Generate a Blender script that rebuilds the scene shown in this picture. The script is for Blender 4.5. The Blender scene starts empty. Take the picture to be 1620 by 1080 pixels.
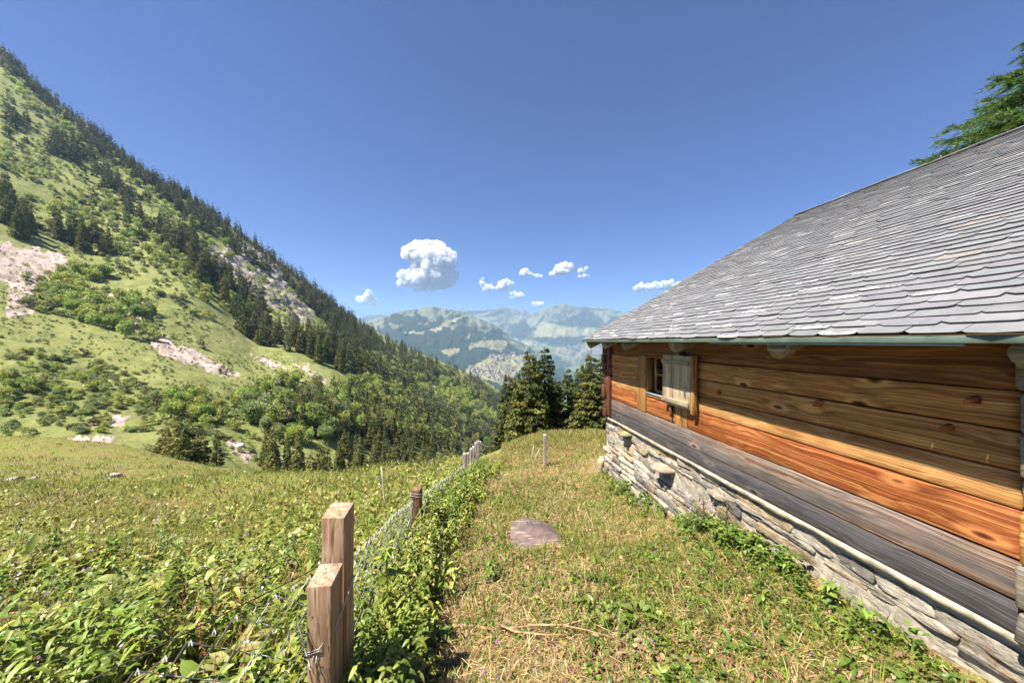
import bpy, bmesh, math, random
import numpy as np
from mathutils import Vector, Matrix

random.seed(11)
R = np.random.default_rng(11)
C = bpy.context.scene.collection
PI = math.pi
F = 540.0                      # focal length in photo pixels (90 degrees tall)


def P(px, py, Y):
    """A point seen at photo pixel (px, py) at depth Y metres (camera at the origin, looking along +Y)."""
    return np.array([(px - 810) / F * Y, Y, (540 - py) / F * Y])


# ------------------------------------------------------------------ object helpers
def tag(o, label=None, cat=None, group=None, kind=None):
    if label: o['label'] = label
    if cat: o['category'] = cat
    if group: o['group'] = group
    if kind: o['kind'] = kind
    return o


def np_mesh(name, V, faces, col=None, smooth=False, attrs=None):
    V = np.ascontiguousarray(V, dtype=np.float32)
    me = bpy.data.meshes.new(name)
    me.vertices.add(len(V))
    me.vertices.foreach_set('co', V.ravel())
    faces = [np.asarray(f, dtype=np.int32) for f in faces if len(f)]
    loops = np.concatenate([f.ravel() for f in faces])
    tot = np.concatenate([np.full(len(f), f.shape[1], dtype=np.int32) for f in faces])
    st = np.concatenate([[0], np.cumsum(tot)[:-1]]).astype(np.int32)
    me.loops.add(len(loops)); me.loops.foreach_set('vertex_index', loops)
    me.polygons.add(len(tot)); me.polygons.foreach_set('loop_start', st)
    me.update(calc_edges=True)
    if col is not None:
        col = np.asarray(col, dtype=np.float32)
        if col.shape[1] == 3:
            col = np.concatenate([col, np.ones((len(col), 1), np.float32)], 1)
        a = me.color_attributes.new('Col', 'FLOAT_COLOR', 'POINT')
        a.data.foreach_set('color', np.ascontiguousarray(col).ravel())
    for k, v in (attrs or {}).items():
        a = me.attributes.new(k, 'FLOAT', 'POINT')
        a.data.foreach_set('value', np.ascontiguousarray(v, dtype=np.float32))
    if smooth:
        me.polygons.foreach_set('use_smooth', np.ones(len(tot), dtype=bool))
    me.validate()
    return me


def obj(name, me, mat=None, parent=None, loc=None, rz=0.0):
    o = bpy.data.objects.new(name, me)
    C.objects.link(o)
    if mat is not None and me is not None and len(me.materials) == 0:
        for m in (mat if isinstance(mat, (list, tuple)) else [mat]):
            me.materials.append(m)
    if parent is not None: o.parent = parent
    if loc is not None: o.location = [float(v) for v in loc]
    o.rotation_euler.z = rz
    return o


def empty(name, loc=(0, 0, 0), rz=0.0):
    o = bpy.data.objects.new(name, None)
    o.empty_display_size = 0.2
    C.objects.link(o)
    o.location = [float(v) for v in loc]; o.rotation_euler.z = rz
    return o


def copy_tree(o, parent=None):
    c = o.copy(); C.objects.link(c)
    if parent is not None: c.parent = parent
    for ch in list(o.children):
        copy_tree(ch, c)
    return c


class Acc:
    """Collects pieces of mesh (arrays) into one mesh."""
    def __init__(s): s.V = []; s.F = {}; s.C = []; s.n = 0
    def add(s, V, faces, col=(1, 1, 1)):
        V = np.asarray(V, dtype=np.float64)
        for f in faces:
            f = np.asarray(f, dtype=np.int64)
            if f.size == 0: continue
            if f.ndim == 1: f = f[None]
            s.F.setdefault(f.shape[1], []).append(f + s.n)
        col = np.asarray(col, dtype=np.float64)
        if col.ndim == 1: col = np.broadcast_to(col[:3], (len(V), 3))
        s.V.append(V); s.C.append(col); s.n += len(V)
    def mesh(s, name, smooth=False):
        return np_mesh(name, np.concatenate(s.V), [np.concatenate(v) for v in s.F.values()], np.concatenate(s.C), smooth)
    def build(s, name, mat, parent=None, smooth=False, loc=None, rz=0):
        return obj(name, s.mesh(name, smooth), mat, parent, loc, rz)


def box(a, lo, hi, col=(1, 1, 1), jit=0.0, bev=0.0):
    """Box with chamfered edges."""
    lo = np.array(lo, float); hi = np.array(hi, float)
    bm = bmesh.new(); bmesh.ops.create_cube(bm, size=1.0)
    for v in bm.verts:
        v.co = Vector(((lo + hi) / 2 + np.array(v.co) * (hi - lo)).tolist())
        if jit: v.co += Vector((R.normal(0, jit, 3)).tolist())
    if bev:
        bmesh.ops.bevel(bm, geom=bm.edges[:], offset=bev, segments=2, profile=0.5, affect='EDGES')
    add_bm(a, bm, col)


def add_bm(a, bm, col=(1, 1, 1)):
    bm.verts.index_update()
    V = np.array([v.co[:] for v in bm.verts])
    fs = {}
    for f in bm.faces: fs.setdefault(len(f.verts), []).append([v.index for v in f.verts])
    a.add(V, [np.array(x) for x in fs.values()], col)
    bm.free()


def tube(a, pts, rad, n=6, col=(1, 1, 1), cap=True):
    pts = np.asarray(pts, float)
    rad = np.broadcast_to(np.asarray(rad, float), (len(pts),))
    T = np.gradient(pts, axis=0); T /= np.linalg.norm(T, axis=1)[:, None] + 1e-12
    up = np.array([0, 0, 1.0]) if abs(T[0][2]) < 0.9 else np.array([1.0, 0, 0])
    S = np.cross(T, up); S /= np.linalg.norm(S, axis=1)[:, None] + 1e-12
    U = np.cross(S, T)
    ang = np.arange(n) * 2 * PI / n
    V = pts[:, None] + rad[:, None, None] * (np.cos(ang)[None, :, None] * S[:, None] + np.sin(ang)[None, :, None] * U[:, None])
    m = len(pts); i = np.arange(m - 1)[:, None] * n; j = np.arange(n)[None]; k = (j + 1) % n
    q = np.stack([i + j, i + k, i + n + k, i + n + j], -1).reshape(-1, 4)
    fs = [q]
    if cap: fs += [np.arange(n)[::-1][None], (np.arange(n) + (m - 1) * n)[None]]
    a.add(V.reshape(-1, 3), fs, col)


# ------------------------------------------------------------------ vector noise
def _h(ix, iy, seed):
    with np.errstate(over='ignore'):
        n = (ix.astype(np.int64) * 374761393 + iy.astype(np.int64) * 668265263 + seed * 1442695041)
        n = (n ^ (n >> 13)) * 1274126177
        n = n ^ (n >> 16)
    return (n & 0xFFFFFF) / float(0xFFFFFF)


def vnoise(x, y, seed=0):
    x = np.asarray(x, float); y = np.asarray(y, float)
    ix = np.floor(x); iy = np.floor(y); fx = x - ix; fy = y - iy
    fx = fx * fx * (3 - 2 * fx); fy = fy * fy * (3 - 2 * fy)
    ix = ix.astype(np.int64); iy = iy.astype(np.int64)
    a = _h(ix, iy, seed); b = _h(ix + 1, iy, seed); c = _h(ix, iy + 1, seed); d = _h(ix + 1, iy + 1, seed)
    return (a * (1 - fx) + b * fx) * (1 - fy) + (c * (1 - fx) + d * fx) * fy


def fbm(x, y, seed=0, oct=4):
    s = 0; a = 1; t = 0
    for k in range(oct):
        s = s + a * (vnoise(x * 2 ** k + 17.3 * k, y * 2 ** k - 9.1 * k, seed + k) - .5); t += a; a *= .5
    return s / t * 2


def inpoly(px, py, poly):
    px = np.asarray(px, float); py = np.asarray(py, float)
    r = np.zeros(px.shape, bool); n = len(poly)
    for i in range(n):
        x1, y1 = poly[i]; x2, y2 = poly[(i + 1) % n]
        c = ((y1 > py) != (y2 > py)) & (px < (x2 - x1) * (py - y1) / ((y2 - y1) or 1e-9) + x1)
        r ^= c
    return r


class TPS:
    def __init__(s, pts, val, reg=1e-4):
        s.p = np.asarray(pts, float); v = np.asarray(val, float); n = len(s.p)
        K = s.k(s.p, s.p) + reg * np.eye(n)
        Q = np.concatenate([np.ones((n, 1)), s.p], 1)
        A = np.block([[K, Q], [Q.T, np.zeros((3, 3))]])
        w = np.linalg.solve(A, np.concatenate([v, np.zeros(3)]))
        s.w = w[:n]; s.a = w[n:]
    @staticmethod
    def k(a, b):
        d2 = ((a[:, None] - b[None]) ** 2).sum(-1)
        return 0.5 * d2 * np.log(d2 + 1e-12)
    def __call__(s, q):
        q = np.asarray(q, float); out = np.empty(len(q))
        for i in range(0, len(q), 20000):
            c = q[i:i + 20000]
            out[i:i + 20000] = s.k(c, s.p) @ s.w + s.a[0] + c @ s.a[1:]
        return out


# ------------------------------------------------------------------ leaf, blade and quad primitives (vectorised)
def norm(v): return v / (np.linalg.norm(v, axis=-1, keepdims=True) + 1e-12)


def leaves(a, p, az, pitch, L, W, droop, col, fold=.18, roll=None):
    n = len(p); az = np.asarray(az); pitch = np.broadcast_to(pitch, (n,)); L = np.broadcast_to(L, (n,)); W = np.broadcast_to(W, (n,)); droop = np.broadcast_to(droop, (n,))
    d = np.stack([np.cos(az) * np.cos(pitch), np.sin(az) * np.cos(pitch), np.sin(pitch)], -1)
    s = np.stack([-np.sin(az), np.cos(az), 0 * az], -1)
    nr = np.cross(d, s)
    if roll is None: roll = R.normal(0, .35, n)
    s2 = s * np.cos(roll)[:, None] + nr * np.sin(roll)[:, None]; nr = np.cross(d, s2); s = s2
    V = np.empty((n, 8, 3)); dz = np.array([0, 0, -1.0])
    def c(t): return p + d * (L * t)[:, None] + dz * (droop * L * t * t)[:, None]
    V[:, 0] = p; k = 1
    for t, w in ((.28, .5), (.66, .4)):
        q = c(t); sw = s * (W * w)[:, None]; up = nr * (W * fold)[:, None]
        V[:, k] = q - sw + up; V[:, k + 1] = q; V[:, k + 2] = q + sw + up; k += 3
    V[:, 7] = c(1.0)
    b = (np.arange(n) * 8)[:, None]
    tri = np.concatenate([b + np.array(x) for x in ((0, 2, 1), (0, 3, 2), (4, 5, 7), (5, 6, 7))])
    quad = np.concatenate([b + np.array(x) for x in ((1, 2, 5, 4), (2, 3, 6, 5))])
    a.add(V.reshape(-1, 3), [tri, quad], np.repeat(col, 8, 0))


def blades(a, p, az, lean, L, W, col, bend=.5):
    n = len(p); lean = np.broadcast_to(lean, (n,)); L = np.broadcast_to(L, (n,)); W = np.broadcast_to(W, (n,))
    h = np.stack([np.cos(az), np.sin(az), 0 * az], -1); s = np.stack([-np.sin(az), np.cos(az), 0 * az], -1)
    # twist the blade so that its flat side is turned at random
    tw = R.uniform(-1.2, 1.2, n); s = norm(s * np.cos(tw)[:, None] + h * np.sin(tw)[:, None])
    V = np.empty((n, 5, 3)); z = np.array([0, 0, 1.0])
    def c(t):
        g = lean * (1 - bend + bend * t * 1.6)
        return p + h * (L * t * np.sin(g))[:, None] + z * (L * t * np.cos(g))[:, None]
    V[:, 0] = p - s * (W * .5)[:, None]; V[:, 1] = p + s * (W * .5)[:, None]
    m = c(.55); V[:, 2] = m - s * (W * .4)[:, None]; V[:, 3] = m + s * (W * .4)[:, None]; V[:, 4] = c(1.0)
    b = (np.arange(n) * 5)[:, None]
    a.add(V.reshape(-1, 3), [b + np.array((2, 3, 4)), b + np.array((0, 1, 3, 2))], np.repeat(col, 5, 0))


def quads(a, p, d, L, W, col):
    """Elongated diamonds: base at p, along d, random side."""
    n = len(p); d = norm(d)
    s = norm(np.cross(d, R.normal(0, 1, (n, 3))))
    L = np.broadcast_to(L, (n,)); W = np.broadcast_to(W, (n,))
    V = np.empty((n, 4, 3)); V[:, 0] = p; m = p + d * (L * .45)[:, None]
    V[:, 1] = m + s * (W * .5)[:, None]; V[:, 2] = p + d * L[:, None]; V[:, 3] = m - s * (W * .5)[:, None]
    a.add(V.reshape(-1, 3), [(np.arange(n) * 4)[:, None] + np.arange(4)], np.repeat(col, 4, 0))


def pal(n, cols, w=None, var=.2):
    cols = np.array(cols, float); w = None if w is None else np.array(w) / np.sum(w)
    c = cols[R.choice(len(cols), n, p=w)]
    return np.clip(c * (1 + R.normal(0, var, (n, 1))) * (1 + R.normal(0, .06, (n, 3))), .004, .95)


# ------------------------------------------------------------------ node helpers
class NT:
    def __init__(s, name):
        s.m = bpy.data.materials.new(name); s.m.use_nodes = True
        s.t = s.m.node_tree; s.b = s.t.nodes['Principled BSDF']; s.out = s.t.nodes['Material Output']
    def n(s, typ, **kw):
        x = s.t.nodes.new(typ)
        for k, v in kw.items():
            if hasattr(x, k): setattr(x, k, v)
        return x
    def l(s, a, b): s.t.links.new(a, b)
    def inp(s, sock, v):
        if isinstance(v, bpy.types.NodeSocket): s.l(v, sock)
        else: sock.default_value = v
    def coord(s, which='Object'): return s.n('ShaderNodeTexCoord').outputs[which]
    def pos(s): return s.n('ShaderNodeNewGeometry').outputs['Position']
    def mapping(s, v, scale=(1, 1, 1), loc=(0, 0, 0), rot=(0, 0, 0)):
        x = s.n('ShaderNodeMapping'); s.l(v, x.inputs[0]); x.inputs[1].default_value = loc; x.inputs[2].default_value = rot; x.inputs[3].default_value = scale
        return x.outputs[0]
    def noise(s, v, scale, detail=4, rough=.55, dist=0, out=0):
        x = s.n('ShaderNodeTexNoise'); s.l(v, x.inputs['Vector']); x.inputs['Scale'].default_value = scale
        x.inputs['Detail'].default_value = detail; x.inputs['Roughness'].default_value = rough; x.inputs['Distortion'].default_value = dist
        return x.outputs[out]
    def vor(s, v, scale, feature='F1', out='Distance', rnd=1.0):
        x = s.n('ShaderNodeTexVoronoi', feature=feature); s.l(v, x.inputs['Vector']); x.inputs['Scale'].default_value = scale; x.inputs['Randomness'].default_value = rnd
        return x.outputs[out]
    def ramp(s, v, stops, interp='LINEAR'):
        x = s.n('ShaderNodeValToRGB'); s.l(v, x.inputs[0]); r = x.color_ramp; r.interpolation = interp
        while len(r.elements) < len(stops): r.elements.new(.5)
        for e, (p, c) in zip(r.elements, stops):
            e.position = p; c = (c, c, c) if np.isscalar(c) else c; e.color = (*c[:3], 1)
        return x.outputs[0]
    def mix(s, f, a, b, blend='MIX'):
        x = s.n('ShaderNodeMix', data_type='RGBA', blend_type=blend)
        for k, v in ((0, f), (6, a), (7, b)):
            if isinstance(v, bpy.types.NodeSocket): s.l(v, x.inputs[k])
            else: x.inputs[k].default_value = v if k == 0 else (*v[:3], 1)
        return x.outputs[2]
    def math(s, op, a, b=0.0, clamp=False):
        x = s.n('ShaderNodeMath', operation=op, use_clamp=clamp); s.inp(x.inputs[0], a); s.inp(x.inputs[1], b); return x.outputs[0]
    def attr(s, name, out='Color'):
        x = s.n('ShaderNodeAttribute', attribute_name=name); return x.outputs[out]
    def bump(s, h, strength=.5, dist=.01):
        x = s.n('ShaderNodeBump'); x.inputs['Strength'].default_value = strength; x.inputs['Distance'].default_value = dist; s.l(h, x.inputs['Height'])
        s.l(x.outputs[0], s.b.inputs['Normal']); return x.outputs[0]
    def color(s, c): s.inp(s.b.inputs['Base Color'], c if isinstance(c, bpy.types.NodeSocket) else (*c[:3], 1))
    def rough(s, r, spec=.3): s.inp(s.b.inputs['Roughness'], r); s.b.inputs['Specular IOR Level'].default_value = spec


def mat_leaf(name, transl=.3, rough=.5, spec=.25, tint=(1, 1, 1), hue=False):
    t = NT(name); c = t.attr('Col')
    if hue:      # every tree its own shade
        r = t.n('ShaderNodeObjectInfo').outputs['Random']
        c = t.mix(1.0, c, t.ramp(r, [(0, (.62, .72, .68)), (.35, (.95, 1.0, .85)), (.7, (1.12, 1.06, .85)), (1, (.98, 1.18, .9))]), 'MULTIPLY')
    if tint != (1, 1, 1): c = t.mix(1.0, c, tint, 'MULTIPLY')
    t.color(c); t.rough(rough, spec)
    tr = t.n('ShaderNodeBsdfTranslucent'); t.l(c, tr.inputs[0])
    mx = t.n('ShaderNodeMixShader'); mx.inputs[0].default_value = transl
    t.l(t.b.outputs[0], mx.inputs[1]); t.l(tr.outputs[0], mx.inputs[2]); t.l(mx.outputs[0], t.out.inputs[0])
    return t.m


def mat_plain(name, col, rough=.6, spec=.3, metal=0.0, var=.25, scale=20, bump=0):
    t = NT(name); n = t.noise(t.coord(), scale, 5)
    t.color(t.mix(t.ramp(n, [(.3, 0), (.7, 1)]), tuple(v * (1 - var) for v in col), tuple(min(1, v * (1 + var)) for v in col)))
    t.rough(rough, spec); t.b.inputs['Metallic'].default_value = metal
    if bump: t.bump(n, .6, bump)
    return t.m


def mat_wood(name, dark, mid, light, grey=None, greyamt=0.0, along='y', knots=True, rough=.62, knotcol=None):
    """Aged softwood: fine streaky grain along one axis, wavy figure, knots, weathered silver patches."""
    t = NT(name); co = t.coord()
    # put the grain axis on Y
    rot = {'y': (0, 0, 0), 'z': (PI / 2, 0, 0)}[along]
    co = t.mapping(co, rot=rot)
    oi = t.n('ShaderNodeObjectInfo').outputs['Random']
    off = t.n('ShaderNodeCombineXYZ'); t.l(t.math('MULTIPLY', oi, 37.0), off.inputs[1]); t.l(t.math('MULTIPLY', oi, 9.0), off.inputs[2])
    va = t.n('ShaderNodeVectorMath', operation='ADD'); t.l(co, va.inputs[0]); t.l(off.outputs[0], va.inputs[1]); co = va.outputs[0]
    # knots: sparse cells stretched along the grain
    kv = t.mapping(co, scale=(3, 2.0, 5.2)); kd = t.vor(kv, 1.0)
    kn = t.ramp(kd, [(.035, 1), (.065, .85), (.095, 0)])
    # wavy warp of the grain around knots
    wz = t.noise(t.mapping(co, scale=(1, .9, 3.0)), 1.6, 2, .5)
    warp = t.math('ADD', t.math('MULTIPLY', wz, .10), t.math('MULTIPLY', t.ramp(kd, [(.05, 1), (.45, 0)]), .022))
    sp = t.n('ShaderNodeSeparateXYZ'); t.l(co, sp.inputs[0])
    z2 = t.math('ADD', sp.outputs[2], warp); x2 = t.math('ADD', sp.outputs[0], warp)
    cb = t.n('ShaderNodeCombineXYZ'); t.l(x2, cb.inputs[0]); t.l(sp.outputs[1], cb.inputs[1]); t.l(z2, cb.inputs[2]); g = cb.outputs[0]
    fine = t.noise(t.mapping(g, scale=(80, .8, 170)), 1.0, 4, .62)
    broad = t.noise(t.mapping(g, scale=(12, .45, 22)), 1.0, 4, .6)
    ring = t.noise(t.mapping(g, scale=(40, .22, 75)), 1.0, 2, .5)
    f = t.math('ADD', t.math('MULTIPLY', fine, .36), t.math('ADD', t.math('MULTIPLY', broad, .24), t.math('MULTIPLY', ring, .40)))
    c = t.ramp(f, [(.38, dark), (.5, mid), (.6, light)])
    if grey is not None:
        pg = t.noise(t.mapping(g, scale=(8, .5, 9)), 1.0, 5, .65)
        gc = t.ramp(f, [(.36, tuple(v * .38 for v in grey)), (.5, grey), (.62, tuple(min(1, v * 1.55) for v in grey))])
        e = 1 - greyamt
        c = t.mix(t.ramp(pg, [(max(0, e - .13), 0), (min(1, e + .1), 1)]), c, gc)
    if knots:
        c = t.mix(kn, c, knotcol or tuple(v * .35 for v in dark))
        halo = t.ramp(kd, [(.0, 0), (.09, 0), (.12, .6), (.24, 0)])
        c = t.mix(halo, c, tuple(min(1, v * 1.25) for v in light))
    # pin holes and short checks
    ck = t.noise(t.mapping(g, scale=(90, 3.0, 230)), 1.0, 2, .5)
    c = t.mix(t.ramp(ck, [(.30, .8), (.36, 0)]), c, tuple(v * .25 for v in dark))
    st = t.noise(t.mapping(co, scale=(1, 1.1, 1.6)), 2.2, 4, .6)      # blotchy staining
    c = t.mix(1.0, c, t.ramp(st, [(.3, .72), (.52, 1.0), (.72, 1.15)]), 'MULTIPLY')
    t.color(c); t.rough(rough, .25)
    h = t.math('ADD', f, t.math('MULTIPLY', ck, .7)); t.bump(h, .55, .006)
    return t.m
# ------------------------------------------------------------------ chalet frame (used by the ground too)
TH = math.radians(7.49)
N_ = np.array([math.cos(TH), math.sin(TH)]); U_ = np.array([-math.sin(TH), math.cos(TH)])
def W2(n, u): return n * N_ + u * U_              # chalet wall frame -> world XY
def U_at(px, n):                                  # distance along the wall plane n of photo column px
    t = (px - 810) / F; s = n / (t * N_[0] + N_[1]); return s * (t * U_[0] + U_[1])
WALL = 2.5                                        # distance of the wall plane from the viewpoint

# ------------------------------------------------------------------ near ground
gp = []
def g_px(px, py, Y): p = P(px, py, Y); gp.append(tuple(p))
def g_w(x, y, z): gp.append((x, y, z))
for n, u, z in ((2.5, 1.3, -1.66), (2.5, 1.75, -1.70), (2.5, 2.35, -1.75), (2.5, 3.15, -1.93), (2.5, 4.1, -2.2), (2.5, 5.0, -2.29), (2.5, 5.9, -2.36),
                (2.5, 0.2, -1.60), (2.5, -2, -1.5), (7, 0, -1.3), (7, 6, -2.2), (12, 3, -1.2), (2.5, 7.4, -2.55)):
    x, y = W2(n, u); g_w(x, y, z)
for q in ((0, 0, -1.62), (0, 1.6, -1.70), (0, -3, -1.42), (1.2, 1.5, -1.68), (-.8, 1.5, -1.78), (-.95, 2.6, -2.0), (-1.08, 3.86, -2.25), (-3, -3, -1.45), (4, -3, -1.3), (-8, -4, -1.9), (-20, -5, -3.5)):
    g_w(*q)
for q in ((846, 848, 3.6), (850, 740, 7.0), (940, 752, 6.4), (740, 742, 7.3), (760, 738, 8.0), (780, 716, 9.6), (820, 696, 11), (870, 685, 11.4), (950, 684, 11.2),
          (1050, 690, 11), (1300, 700, 11),
          (0, 1060, 1.9), (0, 900, 3.3), (0, 800, 8), (0, 750, 18), (0, 695, 36), (150, 703, 36), (250, 717, 35), (400, 746, 30), (500, 758, 22), (560, 757, 18), (650, 741, 15), (720, 730, 11.5),
          (300, 805, 10), (300, 900, 3.7), (200, 762, 18), (400, 800, 9), (500, 850, 4.6), (605, 808, 5.0), (600, 780, 7.5), (680, 762, 7.0), (120, 850, 4.8),
          (0, 716, 27), (75, 719, 27), (150, 723, 27), (250, 732, 27), (330, 742, 27), (330, 734, 32), (75, 698, 36), (0, 733, 22), (150, 738, 22), (250, 744, 22), (150, 775, 14), (0, 770, 14), (-300, 712, 27), (-300, 690, 36), (-300, 780, 12), (-300, 950, 3)):
    g_px(*q)
# falling away beyond the crests
for px, Y, z in ((-300, 50, -19), (0, 47, -17.5), (150, 47, -17.5), (250, 46, -19), (400, 42, -20), (500, 34, -17), (560, 30, -15), (650, 27, -14), (720, 22, -10.5), (780, 19, -8.5), (860, 22, -8.0), (950, 22, -7.5), (1150, 22, -6),
                 (780, 32, -16), (880, 36, -15), (1050, 34, -13), (650, 42, -24), (720, 38, -22), (1400, 22, -4)):
    g_w((px - 810) / F * Y, Y, z)
gp = np.array(gp)
gs = lambda x, y: np.stack([np.arcsinh(np.asarray(x) / 4), np.arcsinh(np.asarray(y) / 4)], -1)
G_TPS = TPS(gs(gp[:, 0], gp[:, 1]), gp[:, 2], 2e-4)


def gz(x, y):
    x = np.asarray(x, float); y = np.asarray(y, float); sh = x.shape
    x = x.ravel(); y = y.ravel()
    z = G_TPS(gs(x, y)); d = np.hypot(x, y)
    z = z + fbm(x * .9, y * .9, 3, 3) * .045 + fbm(x * 4, y * 4, 5, 3) * .018 + fbm(x / 7, y / 7, 9, 2) * np.clip((d - 6) / 20, 0, 1) * .35
    return z.reshape(sh)


FENCE = np.array([(-2.5, -.3), (-1.22, 1.09), (-.84, 1.5), (-1.08, 3.86), (-.82, 6.5), (-.74, 8.6), (-.5, 9.6), (1.5, 11), (6, 12)])
def fence_x(y): return np.interp(y, FENCE[2:6, 1], FENCE[2:6, 0])


def grid_mesh(X, Y, Z):
    ny, nx = X.shape
    V = np.stack([X, Y, Z], -1).reshape(-1, 3)
    i = np.arange(ny - 1)[:, None] * nx; j = np.arange(nx - 1)[None]
    return V, np.stack([i + j, i + j + 1, i + nx + j + 1, i + nx + j], -1).reshape(-1, 4)


a_ = np.linspace(math.asinh(-75 / 4), math.asinh(30 / 4), 330); b_ = np.linspace(math.asinh(-6 / 4), math.asinh(50 / 4), 300)
GX, GY = np.meshgrid(np.sinh(a_) * 4, np.sinh(b_) * 4)
GZ = gz(GX, GY)
V, q = grid_mesh(GX, GY, GZ)
fx = fence_x(GY)
yard = ((GX > fx) & (GY < 9)).astype(float).ravel()
near = np.clip(1 - (np.hypot(GX, GY) - 5) / 20, 0, 1).ravel()
# bare worn ground: beside the fence, at the path bend, a stony patch far left
bare = np.zeros(GX.shape)
for cx, cy, rx, ry, w in ((-.35, 2.6, .55, 1.8, .9), (.1, 1.9, .9, .5, .7), (-.2, 6.2, .5, .6, .9), (.7, 6.6, .5, .4, .6), (1.7, 1.7, .6, .5, .5), (-26, 19.5, 5, 2.2, .75), (-17, 17.5, 2.5, .8, .5), (-4.2, 4.6, .8, .5, .5), (-1.1, 1.3, .5, .4, .8), (-12, 24, 4, 1.6, .5)):
    bare += .6 * w * np.exp(-((GX - cx) / rx) ** 2 - ((GY - cy) / ry) ** 2)
bare = np.clip(bare + fbm(GX * 1.3, GY * 1.3, 21, 3) * .25 * (bare > .1), 0, 1).ravel()
t = NT('ground_soil_and_turf'); p = t.pos()
n1 = t.noise(p, 1.1, 5, .6); n2 = t.noise(p, 7.0, 6, .65); n3 = t.noise(p, 34.0, 4, .6)
straw = t.ramp(n3, [(.25, (.09, .055, .025)), (.5, (.25, .17, .075)), (.72, (.42, .32, .16))])
green = t.ramp(n3, [(.25, (.075, .105, .018)), (.5, (.17, .2, .04)), (.75, (.27, .29, .07))])
yd = t.attr('yard', 'Fac'); br = t.attr('bare', 'Fac')
f = t.math('ADD', t.math('MULTIPLY', n1, .55), t.math('MULTIPLY', n2, .45))
f = t.math('SUBTRACT', f, t.math('MULTIPLY', yd, .09))
c = t.mix(t.ramp(f, [(.42, 0), (.55, 1)]), straw, green)
stony = t.ramp(t.vor(p, 9.0, out='Color'), [(.1, (.22, .17, .12)), (.6, (.42, .36, .29)), (1, (.55, .5, .42))])
soil = t.mix(t.ramp(n2, [(.4, 0), (.6, 1)]), (.24, .165, .10), t.mix(t.ramp(n1, [(.4, 0), (.6, 1)]), straw, stony))
c = t.mix(t.ramp(t.math('MULTIPLY', br, t.math('ADD', n2, .5)), [(.28, 0), (.55, 1)]), c, soil)
t.color(c); t.rough(.95, .1); t.bump(t.math('ADD', n3, n2), .9, .03)
M_GROUND = t.m
ground = obj('ground', np_mesh('ground', V, [q], smooth=True, attrs={'yard': yard, 'bare': bare}), M_GROUND)
tag(ground, 'rough alpine meadow and mown yard beside the chalet', 'ground', kind='structure')

# ------------------------------------------------------------------ the valley side: heights along each line of sight direction, as a height field over (X/Y, ln Y)
cols = {
    -300: [(36, 790), (45, 700), (62, 655), (80, 560), (115, 430), (170, 300), (240, 190), (320, 80), (460, -110), (540, -90), (700, 0), (1100, 200)],
    0: [(36, 790), (45, 728), (55, 705), (62, 690), (80, 600), (115, 500), (170, 400), (240, 300), (320, 200), (420, 105), (460, 76), (540, 95), (700, 170), (1100, 300)],
    150: [(36, 800), (45, 745), (58, 712), (62, 698), (80, 640), (100, 590), (130, 530), (170, 470), (230, 390), (300, 310), (370, 255), (450, 207), (540, 230), (700, 300), (1100, 390)],
    300: [(36, 800), (45, 765), (55, 735), (70, 700), (85, 660), (120, 600), (160, 540), (220, 450), (300, 380), (380, 330), (440, 313), (540, 340), (700, 390), (1100, 450)],
    400: [(36, 810), (48, 770), (60, 750), (75, 722), (95, 680), (120, 640), (150, 600), (200, 550), (260, 490), (330, 430), (400, 397), (480, 382), (600, 410), (800, 450), (1200, 490)],
    500: [(36, 830), (50, 785), (80, 735), (100, 695), (130, 650), (180, 600), (240, 548), (320, 512), (420, 477), (520, 457), (650, 480), (900, 520), (1300, 550)],
    600: [(36, 870), (60, 800), (90, 752), (120, 720), (160, 680), (220, 632), (300, 595), (420, 562), (560, 538), (650, 527), (800, 550), (1000, 580), (1400, 610)],
    700: [(36, 880), (60, 820), (100, 768), (150, 735), (220, 690), (320, 650), (450, 613), (600, 585), (750, 573), (900, 592), (1100, 620), (1500, 650)],
    760: [(36, 890), (60, 840), (120, 782), (200, 738), (300, 700), (420, 662), (560, 628), (700, 609), (850, 600), (1000, 625), (1500, 660)],
    800: [(40, 900), (80, 850), (150, 782), (300, 722), (450, 682), (600, 650), (800, 626), (1000, 645), (1500, 680)],
    860: [(40, 900), (150, 820), (300, 760), (600, 710), (1000, 690), (1500, 700)],
    1000: [(40, 850), (150, 800), (300, 780), (600, 740), (1500, 700)],
    1200: [(40, 800), (150, 800), (600, 760), (1500, 720)],
}
hp, hv = [], []
for px, L in cols.items():
    for Y, py in L:
        hp.append(((px - 810) / F * 1.8, math.log(Y))); hv.append((540 - py) / F)
H_TPS = TPS(hp, hv, 5e-4)
tx_ = np.linspace(-2.15, .75, 520); ly_ = np.linspace(math.log(36), math.log(1450), 400)
TX, LY = np.meshgrid(tx_, ly_); HY = np.exp(LY)
HT = H_TPS(np.stack([TX.ravel() * 1.8, LY.ravel()], -1)).reshape(TX.shape)
HX = TX * HY
damp = np.clip((HY - 36) / 40, .2, 1)
HZ = HT * HY + damp * (fbm(HX / 60, HY / 60, 31, 3) * 3.2 + fbm(HX / 17, HY / 17, 32, 4) * 1.8 + fbm(HX / 5, HY / 5, 33, 3) * .5)
HT = HZ / HY
HPX = TX * F + 810; HPY = 540 - HT * F
RUN = np.maximum.accumulate(HT, axis=0)


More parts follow.
